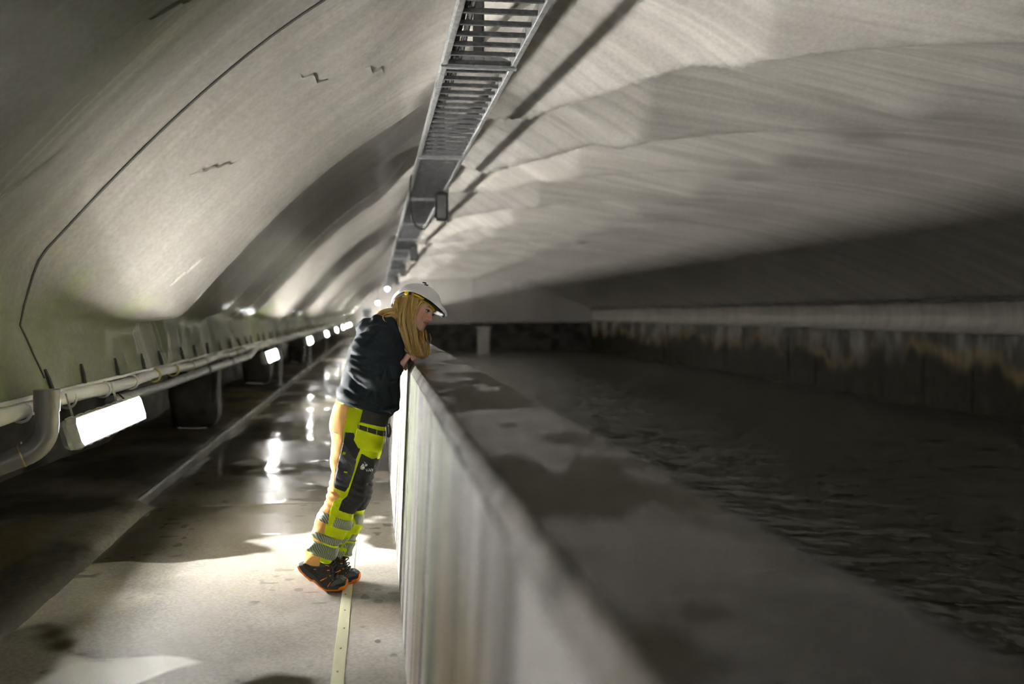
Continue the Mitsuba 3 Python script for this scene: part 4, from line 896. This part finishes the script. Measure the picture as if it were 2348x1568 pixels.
# ------------------------------------------------------------------ body: trunk and limbs under the clothes, neck and head, hands: one mesh
def under(p):
    d = smin(torso(p) + 0.022, trousers0(p) + 0.022, 0.03)
    d = smin(d, chain(p, [SH_R, EL_R, WR_R], [0.05, 0.042, 0.027], 0.02), 0.03)
    d = smin(d, chain(p, [SH_L, EL_L, WR_L], [0.05, 0.042, 0.027], 0.02), 0.03)
    return np.maximum(d, p[:, 0] - (XT - 0.02) - (p[:, 2] > 1.22) * 1.0)
body = [march(under, (-0.45, 5.25, 0.06), (0.30, 5.95, 1.50), 0.014)]
NK0, NK1 = J(890, 765), hw([-0.028, 0, -0.055]).astype(F)
def head(p):
    q = to_head(p); x, y, z = q[:, 0], q[:, 1], q[:, 2]; m = np.abs(y); Q = np.stack([x, m, z], 1)
    d = ell(q, (-0.012, 0, 0.030), (0.098, 0.076, 0.098))
    d = smin(d, ell(q, (0.024, 0, -0.030), (0.066, 0.061, 0.075)), 0.03)
    d = smin(d, ell(Q, (0.052, 0.030, -0.034), (0.030, 0.029, 0.032)), 0.02)                     # cheeks
    d = smin(d, chain(Q, [V(0.000, 0.050, -0.055), V(0.048, 0.028, -0.086), V(0.073, 0.008, -0.096)], [0.024, 0.024, 0.018], 0.02), 0.022)   # jaw to chin
    d = smin(d, ell(q, (0.068, 0, 0.026), (0.026, 0.050, 0.030)), 0.025)                          # brow bone
    d = smin(d, ell(q, (0.078, 0, -0.060), (0.017, 0.026, 0.022)), 0.016)                         # mouth mound
    d = smax(d, -(np.linalg.norm((Q - V(0.101, 0.033, 0.001)) / V(1, 1.35, 0.85), axis=1) - 0.0165), 0.012)   # sockets
    nose = chain(q, [V(0.090, 0, 0.004), V(0.102, 0, -0.020), V(0.111, 0, -0.035)], [0.0065, 0.0075, 0.0092], 0.008)
    nose = smin(nose, ell(Q, (0.098, 0.0105, -0.037), (0.010, 0.0062, 0.0062)), 0.006)
    d = smin(d, nose, 0.009)
    d = np.maximum(d, -(np.linalg.norm(Q - V(0.103, 0.0062, -0.0435), axis=1) - 0.0032))          # nostrils
    up = chain(Q, [V(0.0945, 0.0, -0.0560), V(0.0915, 0.011, -0.0570), V(0.0805, 0.0265, -0.0570)], [0.0052, 0.0045, 0.0020], 0.004)
    lo = chain(Q, [V(0.0930, 0.0, -0.0660), V(0.0900, 0.011, -0.0645), V(0.0805, 0.0255, -0.0580)], [0.0060, 0.0050, 0.0020], 0.004)
    d = smin(smin(d, up, 0.0035), lo, 0.0035)
    d = smax(d, -(chain(Q, [V(0.0990, 0, -0.0612), V(0.0945, 0.013, -0.0610), V(0.0830, 0.0275, -0.0575)], [0.0012, 0.0012, 0.0008], 0.001)), 0.002)
    lid = np.linalg.norm((Q - V(0.0795, 0.0315, 0.0)), axis=1) - 0.0142
    slit = np.abs(z - 0.0005 + 0.10 * (m - 0.031)) - 0.0042 * np.clip(1 - ((m - 0.0315) / 0.0155) ** 2, 0, 1)
    d = smin(d, np.maximum(lid, -slit), 0.003)
    d = np.minimum(d, 9)
    nk = rcone(p, NK0, NK1, 0.062, 0.052)
    d = smin(d, nk, 0.02)
    ear = ell(Q, (-0.012, 0.078, -0.012), (0.019, 0.009, 0.031))
    return smin(d, ear, 0.006)
hb = HO
hm = march(head, HO - 0.17, HO + 0.15, 0.0026)
body.append(hm)
# hands: palm, four bent fingers and a thumb
def hand(p, joints, rs, palm, k=0.006):
    d = None
    for c, r in zip(joints, rs):
        e = chain(p, c, r, 0.004); d = e if d is None else np.minimum(d, e)
    return smin(d, palm(p), k)
WT = ZT + 0.006
HYc = Y0 - 0.055
CX, CZ = XT + 0.027, ZT + 0.004                      # the edge that the hand grips
WRH = J(916, 843, -0.078)
jr, rr = [], []
for i in range(4):                                    # little finger nearest to the viewer, index farthest
    y = HYc - 0.030 + 0.0195 * i; s = (0.80, 0.96, 1.04, 0.97)[i]; dn = (0.006, 0.001, 0.0, 0.002)[i]; fw = (-0.004, 0.0, 0.002, 0.001)[i]
    jr.append([V(CX - 0.023 + fw, y, CZ + 0.034 - dn), V(CX - 0.023 + fw + 0.026 * s, y + 0.001, CZ + 0.031 - dn), V(CX - 0.023 + fw + 0.034 * s, y + 0.002, CZ + 0.014 - dn * 0.4), V(CX - 0.023 + fw + 0.028 * s, y + 0.002, CZ + 0.0095)])
    rr.append(np.array([0.0100, 0.0092, 0.0086, 0.0078]) * (0.90, 1.0, 1.02, 1.0)[i])
jr.append([WRH + V(0.012, 0.022, 0.000), V(CX - 0.040, HYc + 0.046, CZ - 0.006), V(CX - 0.036, HYc + 0.052, CZ - 0.030), V(CX - 0.037, HYc + 0.053, CZ - 0.048)]); rr.append([0.014, 0.0115, 0.0100, 0.0085])
def palm_r(p):
    a = rcone(p, WRH + V(0, -0.006, 0), V(CX - 0.027, HYc - 0.026, CZ + 0.026), 0.021, 0.0125); b = rcone(p, WRH + V(0, 0.012, 0), V(CX - 0.025, HYc + 0.026, CZ + 0.030), 0.021, 0.0125)
    m = smin(a, b, 0.014)
    for i in range(4): m = smin(m, np.linalg.norm(p - jr[i][0] - V(-0.001, 0, 0.0015), axis=1) - 0.0112, 0.006)
    return smin(m, rcone(p, J(905, 849, -0.11), WRH, 0.026, 0.022), 0.012)
body.append(relax(march(lambda p: hand(p, jr, rr, palm_r), (0.06, 5.38, 1.12), (0.26, 5.62, 1.33), 0.0026), 3))
jl, rl = [], []
WLH = WR_L + V(0.02, 0.02, -0.004)
fx = WLH[0] + 0.055
for i in range(4):
    y = WLH[1] + 0.02 + 0.019 * i - 0.03; s = (0.95, 1.04, 1.0, 0.85)[i]
    jl.append([V(fx, y, WT + 0.022), V(fx + 0.035 * s, y, WT + 0.020), V(fx + 0.058 * s, y, WT + 0.011), V(fx + 0.075 * s, y, WT + 0.009)]); rl.append([0.0098, 0.0088, 0.0082, 0.0074])
jl.append([WLH + V(0.02, -0.02, 0), V(fx - 0.01, WLH[1] - 0.040, WT + 0.014), V(fx + 0.012, WLH[1] - 0.045, WT + 0.011), V(fx + 0.03, WLH[1] - 0.046, WT + 0.010)]); rl.append([0.013, 0.0105, 0.0095, 0.0082])
def palm_l(p):
    return smin(rcone(p, WLH, V(fx, WLH[1] - 0.01, WT + 0.020), 0.023, 0.0125), rcone(p, WLH, V(fx, WLH[1] + 0.045, WT + 0.020), 0.023, 0.012), 0.012)
body.append(relax(march(lambda p: hand(p, jl, rl, palm_l), WLH - 0.12, WLH + 0.17, 0.0035), 3))
bm = cat_(body); v = np.array(bm.vertices)
q = to_head(v); near_head = np.linalg.norm(q, axis=1) < 0.17
col = np.tile([0.66, 0.385, 0.265], (len(v), 1))
def blend(mask, c):
    m = np.clip(mask, 0, 1)[:, None]; return col * (1 - m) + np.array(c) * m
m_ = np.abs(q[:, 1])
g = lambda c, r: np.exp(-(np.linalg.norm((np.stack([q[:, 0], m_, q[:, 2]], 1) - c) / r, axis=1)) ** 2) * near_head
col = blend(0.6 * g([0.066, 0.045, -0.035], [0.03, 0.024, 0.022]), (0.66, 0.215, 0.15))
col = blend(0.45 * g([0.110, 0, -0.036], [0.014, 0.014, 0.012]), (0.64, 0.24, 0.17))
lipmask = np.clip(1.6 * g([0.0940, 0.004, -0.0605], [0.014, 0.018, 0.0085]), 0, 1)
col = blend(0.9 * lipmask * (q[:, 0] > 0.078), (0.43, 0.155, 0.12))
col = blend(0.45 * g([0.088, 0.031, 0.0065], [0.012, 0.018, 0.005]), (0.30, 0.16, 0.11))
col = blend(0.8 * g([0.0965, 0.0, -0.0611], [0.012, 0.026, 0.0012]), (0.12, 0.035, 0.03))
hand_m = np.exp(-((v - np.array([CX - 0.018, HYc, CZ + 0.044])) / [0.014, 0.06, 0.010]) ** 2).prod(1) * (~near_head)
col = blend(0.5 * hand_m, (0.60, 0.22, 0.15))
obj('body', bm, 'm_skin', person, 'skin of the face and hands', smooth=True, color=col)
# eyes
mat('m_eyewhite', (0.42, 0.39, 0.37), 0.15, 0.5); mat('m_iris', (0.07, 0.095, 0.10), 0.15, 0.5); mat('m_pupil', (0.004, 0.004, 0.004), 0.1, 0.5); mat('m_brow', (0.085, 0.045, 0.018), 0.7, 0.3)
for s in (-1, 1):
    c = np.array([0.0795, 0.0315 * s, 0.0]); look = np.array([0.93, -0.10, -0.06]); look /= np.linalg.norm(look)
    e = obj('eye', trimesh.creation.icosphere(3, 0.0128).apply_translation(hw(c)), 'm_eyewhite', person, smooth=True)
    al = trimesh.geometry.align_vectors([0, 0, 1], HR @ look)
    for r, d, nm, mm in ((0.0062, 0.0116, 'iris', 'm_iris'), (0.0030, 0.01245, 'pupil', 'm_pupil')):
        t_ = trimesh.creation.cylinder(r, 0.0016, 24); t_.apply_transform(al); t_.apply_translation(hw(c + look * d)); obj(nm, t_, mm, e, smooth=40)
    pts = [hw([0.0945, 0.013 * s, 0.0200]), hw([0.0955, 0.022 * s, 0.0235]), hw([0.0915, 0.035 * s, 0.0245]), hw([0.080, 0.048 * s, 0.0195])]
    obj('eyebrow', tube(smooth_path(pts, 16), np.interp(np.linspace(0, 1, 16), [0, 0.3, 1], [0.0026, 0.0030, 0.0012]), 8), 'm_brow', person, smooth=True)
    pts = [hw([0.0925, 0.018 * s, 0.0030]), hw([0.0950, 0.027 * s, 0.0064]), hw([0.0925, 0.037 * s, 0.0060]), hw([0.0850, 0.0465 * s, 0.0015])]
    obj('eyelashes', tube(smooth_path(pts, 14), 0.0016, 6), 'm_brow', person, smooth=True)

# ------------------------------------------------------------------ hard hat
HP = HR @ rot([0, 1, 0], -11) @ rot([1, 0, 0], -9)
HC = hw([-0.016, 0.002, 0.036])
def to_hat(p): return ((p.astype(float) - HC) @ HP).astype(F)
def hp(q): return np.asarray(q, float) @ HP.T + HC
def rimz(x, m):
    """Height of the rim: low at the nape, drawn up over the ear, down again to the peak."""
    return np.interp(x, [-0.16, -0.125, -0.09, -0.05, 0.0, 0.06, 0.11, 0.15, 0.205], [-0.060, -0.052, -0.030, -0.002, 0.002, -0.004, -0.016, -0.032, -0.056]).astype(F)
def hat_outer(q):
    x, y, z = q[:, 0], q[:, 1], q[:, 2]; m = np.abs(y)
    d = ell(q, (-0.004, 0, -0.012), (0.138, 0.112, 0.106))
    flare = ell(q, (0.034, 0, -0.046), (0.160, 0.112, 0.062))
    d = smin(d, flare, 0.03)
    d = smin(d, ell(q, (-0.070, 0, -0.03), (0.082, 0.082, 0.050)), 0.03)
    # raised crest, side ribs and vents
    d = d - 0.0045 * np.exp(-(y / 0.020) ** 2) * (z > 0.02) - 0.0025 * np.exp(-((m - 0.055) / 0.007) ** 2) * (z > 0.02) * (x < 0.07)
    d = d + 0.003 * np.exp(-((z - 0.030) / 0.004) ** 2) * np.exp(-((x + 0.015) / 0.035) ** 2) * (m > 0.06)
    return d
def hat(p):
    q = to_hat(p); o = hat_outer(q)
    sh = np.maximum(o, -(o + 0.0085))
    return smax(sh, rimz(q[:, 0], np.abs(q[:, 1])) - q[:, 2] - 0.0, 0.003)
hm_ = obj('hard_hat', march(hat, HC - 0.24, HC + 0.24, 0.0030), 'm_helmet', person, 'white hard hat', smooth=True)
def band_(z0, z1, off, x0, x1):
    def fn(p):
        q = to_hat(p); o = hat_outer(q) + off; rz = rimz(q[:, 0], 0)
        sh = np.maximum(o, -(o + 0.006))
        zz = q[:, 2] - rz
        return np.maximum(np.maximum(sh, np.maximum(z0 - zz, zz - z1)), np.maximum(x0 - q[:, 0], q[:, 0] - x1))
    return march(fn, HC - 0.2, HC + 0.2, 0.003)
obj('inner_band', band_(-0.016, 0.03, 0.013, -0.16, 0.17), 'm_black', hm_, 'black inner cradle', smooth=50)
ratch = [hp([-0.120, -0.028, -0.062]), hp([-0.105, -0.060, -0.046]), hp([-0.075, -0.084, -0.022]), hp([-0.045, -0.094, -0.008])]
obj('ratchet_strap', tube(smooth_path(ratch, 20), 0.011, 10), 'm_black', hm_, smooth=50)
kb = hp([-0.118, -0.035, -0.064]); obj('ratchet_knob', tube([kb - HP[:, 2] * 0.012, kb + HP[:, 2] * 0.012], 0.016, 14), 'm_black', hm_, smooth=40)
ys_ = [hp([-0.030, -0.099, -0.010]), hp([-0.005, -0.101, -0.008]), hp([0.030, -0.099, -0.010]), hp([0.065, -0.088, -0.016]), hp([0.095, -0.064, -0.026]), hp([0.112, -0.030, -0.034]), hp([0.116, 0.0, -0.036])]
obj('headband', tube(smooth_path(ys_, 30), 0.0062, 8), 'm_strap', hm_, 'yellow headband', smooth=50)
bq = hp([-0.006, -0.104, -0.008]); bb = bevel(-0.012, 0.012, -0.005, 0.005, -0.010, 0.010, 0.002); M4 = np.eye(4); M4[:3, :3] = HP; M4[:3, 3] = hp([-0.028, -0.103, -0.008]); bb.apply_transform(M4); obj('buckle', bb, 'm_strap', hm_)
bb = bevel(-0.009, 0.009, -0.004, 0.004, -0.008, 0.008, 0.002); M4[:3, 3] = hp([-0.002, -0.105, -0.008]); bb.apply_transform(M4); obj('buckle', bb, 'm_black', hm_)
kc = hp([-0.004, 0, 0.112]); obj('vent', cat_([bevel(-0.012, 0.012, -0.004, 0.004, -0.003, 0.003, 0.001).apply_translation((0, o, 0)).apply_transform(np.block([[HP, kc[:, None]], [np.zeros((1, 3)), np.ones((1, 1))]])) for o in (-0.012, 0.012)]), 'm_black', hm_)

# ------------------------------------------------------------------ hair: locks of many fine strands
HRS = np.random.RandomState(21)
hv, hf, hc, base = [], [], [], 0
def lock(guide, n, spread, r, wave=0.006, tips=0.6, tone=0.0):
    """Strands that follow a guide curve, gathered in wavy sub-locks of their own tone."""
    global base
    N_ = 20
    g_ = smooth_path(guide, N_); t = np.linspace(0, 1, N_)
    tan = np.gradient(g_, axis=0); tan /= np.linalg.norm(tan, axis=1, keepdims=True)
    side_ = np.cross(tan, [0.25, -0.9, 0.2]); side_ /= np.linalg.norm(side_, axis=1, keepdims=True); up_ = np.cross(side_, tan)
    subs = max(1, n // 7)
    for _s in range(subs):
        A, B = HRS.normal(0, 1.0), HRS.normal(0, 0.6); ph0, fr0 = HRS.uniform(0, 6.3), HRS.uniform(1.0, 1.9); tone_s = HRS.normal(0, 0.20)
        for _ in range(max(2, int(n * 2.2 / subs))):
            a, b = A + HRS.normal(0, 0.30), B + HRS.normal(0, 0.30)
            w = spread * (1 - (1 - tips) * t); ph, fr = ph0 + HRS.normal(0, 0.35), fr0 * HRS.uniform(0.95, 1.05)
            amp_ = wave * t ** 0.8
            p = g_ + side_ * (a * w + amp_ * np.sin(fr * 6.3 * t + ph))[:, None] + up_ * (b * w + 0.8 * amp_ * np.cos(fr * 6.3 * t + ph))[:, None]
            p = p[: max(6, int(N_ * HRS.uniform(0.85, 1.0)))]
            rad = r * HRS.uniform(0.7, 1.3) * np.interp(np.linspace(0, 1, len(p)), [0, 0.15, 0.8, 1], [0.8, 1, 0.9, 0.25])
            m = tube(p, rad, 4, caps=False); hv.append(m.vertices); hf.append(m.faces + base); base += len(m.vertices)
            k = np.clip(HRS.normal(0.5 + tone + tone_s, 0.15), 0, 1)
            c = np.array([0.30, 0.155, 0.022]) * (1 - k) + np.array([0.90, 0.66, 0.23]) * k
            hc.append(c * np.ones((len(p) * 4, 1)))
def X(px, py, dy): return J(px, py, dy).astype(float)
HY = -0.10
# the curtain beside the face, near side
for (a, b, c_, d_, e, n, sp) in (
        ((930, 694), (925, 722), (931, 762), (938, 795), (950, 822), 40, 0.0085), ((936, 690), (932, 720), (938, 760), (946, 795), (957, 823), 46, 0.0085),
        ((942, 688), (940, 716), (944, 756), (953, 792), (963, 824), 46, 0.0085), ((950, 688), (947, 712), (949, 748), (957, 790), (970, 823), 46, 0.008),
        ((958, 690), (953, 710), (951, 740), (957, 778), (974, 822), 36, 0.007), ((925, 697), (918, 722), (922, 758), (930, 786), (944, 816), 36, 0.008),
        ((966, 691), (956, 706), (950, 730), (950, 762), (962, 800), 26, 0.005)):
    lock([X(a[0] + 5, a[1] - 17, -0.030), X(*a, -0.066), X(*b, -0.088), X(*c_, -0.098), X(*d_, -0.092), X(*e, -0.075)], n, sp, 0.0010)
for (a, b, c_, d_, n, sp) in (((978, 694), (966, 700), (955, 714), (950, 742), 26, 0.003), ((984, 697), (971, 700), (958, 708), (951, 728), 18, 0.002)):
    lock([X(*a, -0.070), X(*b, -0.098), X(*c_, -0.104), X(*d_, -0.100)], n, sp, 0.0010, 0.003, tone=0.1)
# fall behind the chin, far side, down to the wall
for (a, b, c_, d_, n, sp) in (((962, 752), (963, 775), (966, 800), (972, 824), 40, 0.011), ((968, 755), (971, 778), (976, 800), (981, 822), 34, 0.009), ((958, 750), (956, 775), (957, 800), (962, 824), 40, 0.012), ((975, 757), (979, 775), (983, 798), (984, 818), 22, 0.006)):
    lock([X(*a, 0.030), X(*b, 0.010), X(*c_, 0.0), X(*d_, 0.0)], n, sp, 0.0010, tone=-0.12)
for (a, b, c_, n, sp) in (((914, 684), (907, 700), (914, 716), 36, 0.007), ((920, 682), (914, 700), (920, 720), 36, 0.007), ((908, 692), (903, 704), (906, 716), 26, 0.005), ((926, 680), (922, 700), (926, 722), 36, 0.007)):
    lock([X(*a, -0.030), X(*b, -0.066), X(*c_, -0.086)], n, sp, 0.0011, 0.004)
# nape and the lock thrown back over the hood
for (a, b, c_, d_, n, sp) in (((915, 704), (903, 712), (885, 716), (860, 727), 44, 0.0075), ((917, 708), (905, 719), (890, 724), (872, 734), 44, 0.0075), ((920, 712), (910, 726), (900, 732), (886, 740), 40, 0.007), ((914, 702), (900, 708), (880, 712), (862, 719), 26, 0.005), ((922, 716), (916, 732), (918, 748), (924, 766), 36, 0.008)):
    lock([X(*a, -0.050), X(*b, -0.085), X(*c_, -0.095), X(*d_, -0.090)], n, sp, 0.0010, tone=-0.05)
lock([X(905, 716, -0.10), X(890, 718, -0.125), X(878, 724, -0.130), X(880, 733, -0.128), X(888, 738, -0.126)], 22, 0.002, 0.0012, 0.001, tone=0.2)
lock([X(967, 716, -0.075), X(970, 735, -0.082), X(967, 752, -0.080)], 3, 0.0012, 0.0007, 0.001, tone=0.2)
lock([X(984, 765, -0.02), X(987, 778, -0.02), X(986, 790, -0.02)], 4, 0.002, 0.0006, 0.002, tone=0.2)
# mass under the strands
def hair_core(p):
    d = chain(p, [J(940, 700, -0.050), J(934, 730, -0.062), J(941, 775, -0.070), J(957, 812, -0.055)], [0.026, 0.024, 0.024, 0.018], 0.02, 0.8)
    d = smin(d, chain(p, [J(955, 760, 0.02), J(962, 790, 0.0), J(968, 814, -0.01)], [0.030, 0.030, 0.020], 0.02), 0.02)
    d = smin(d, chain(p, [J(922, 708, -0.045), J(905, 716, -0.055), J(885, 724, -0.060)], [0.022, 0.018, 0.012], 0.02), 0.015)
    d = smin(d, chain(p, [J(920, 705, 0.03), J(918, 735, 0.04), J(930, 775, 0.05), J(950, 810, 0.06)], [0.035, 0.04, 0.035, 0.02], 0.02), 0.02)
    q = to_head(p); sk = ell(q, (-0.022, 0, 0.028), (0.104, 0.083, 0.104))
    sk = smax(sk, q[:, 0] + 0.55 * q[:, 2] - 0.048, 0.01)
    d = smin(d, sk, 0.015)
    return d + 0.0035 * np.sin(p[:, 0] * 420 + p[:, 1] * 260 + ns(p * V(1, 1, 0.3), 30, 2) * 5)
core = march(hair_core, HO - 0.30, HO + 0.16, 0.004)
hv.append(core.vertices); hf.append(core.faces + base)
cc = meshkit.noise(core.vertices * [160, 160, 25], 3)[:, None]; hc.append(np.array([0.17, 0.085, 0.016]) * (1 - cc) + np.array([0.46, 0.28, 0.07]) * cc)
obj('hair', trimesh.Trimesh(np.vstack(hv), np.vstack(hf), process=False), 'm_hair', person, 'long wavy blonde hair', smooth=True, color=np.vstack(hc))
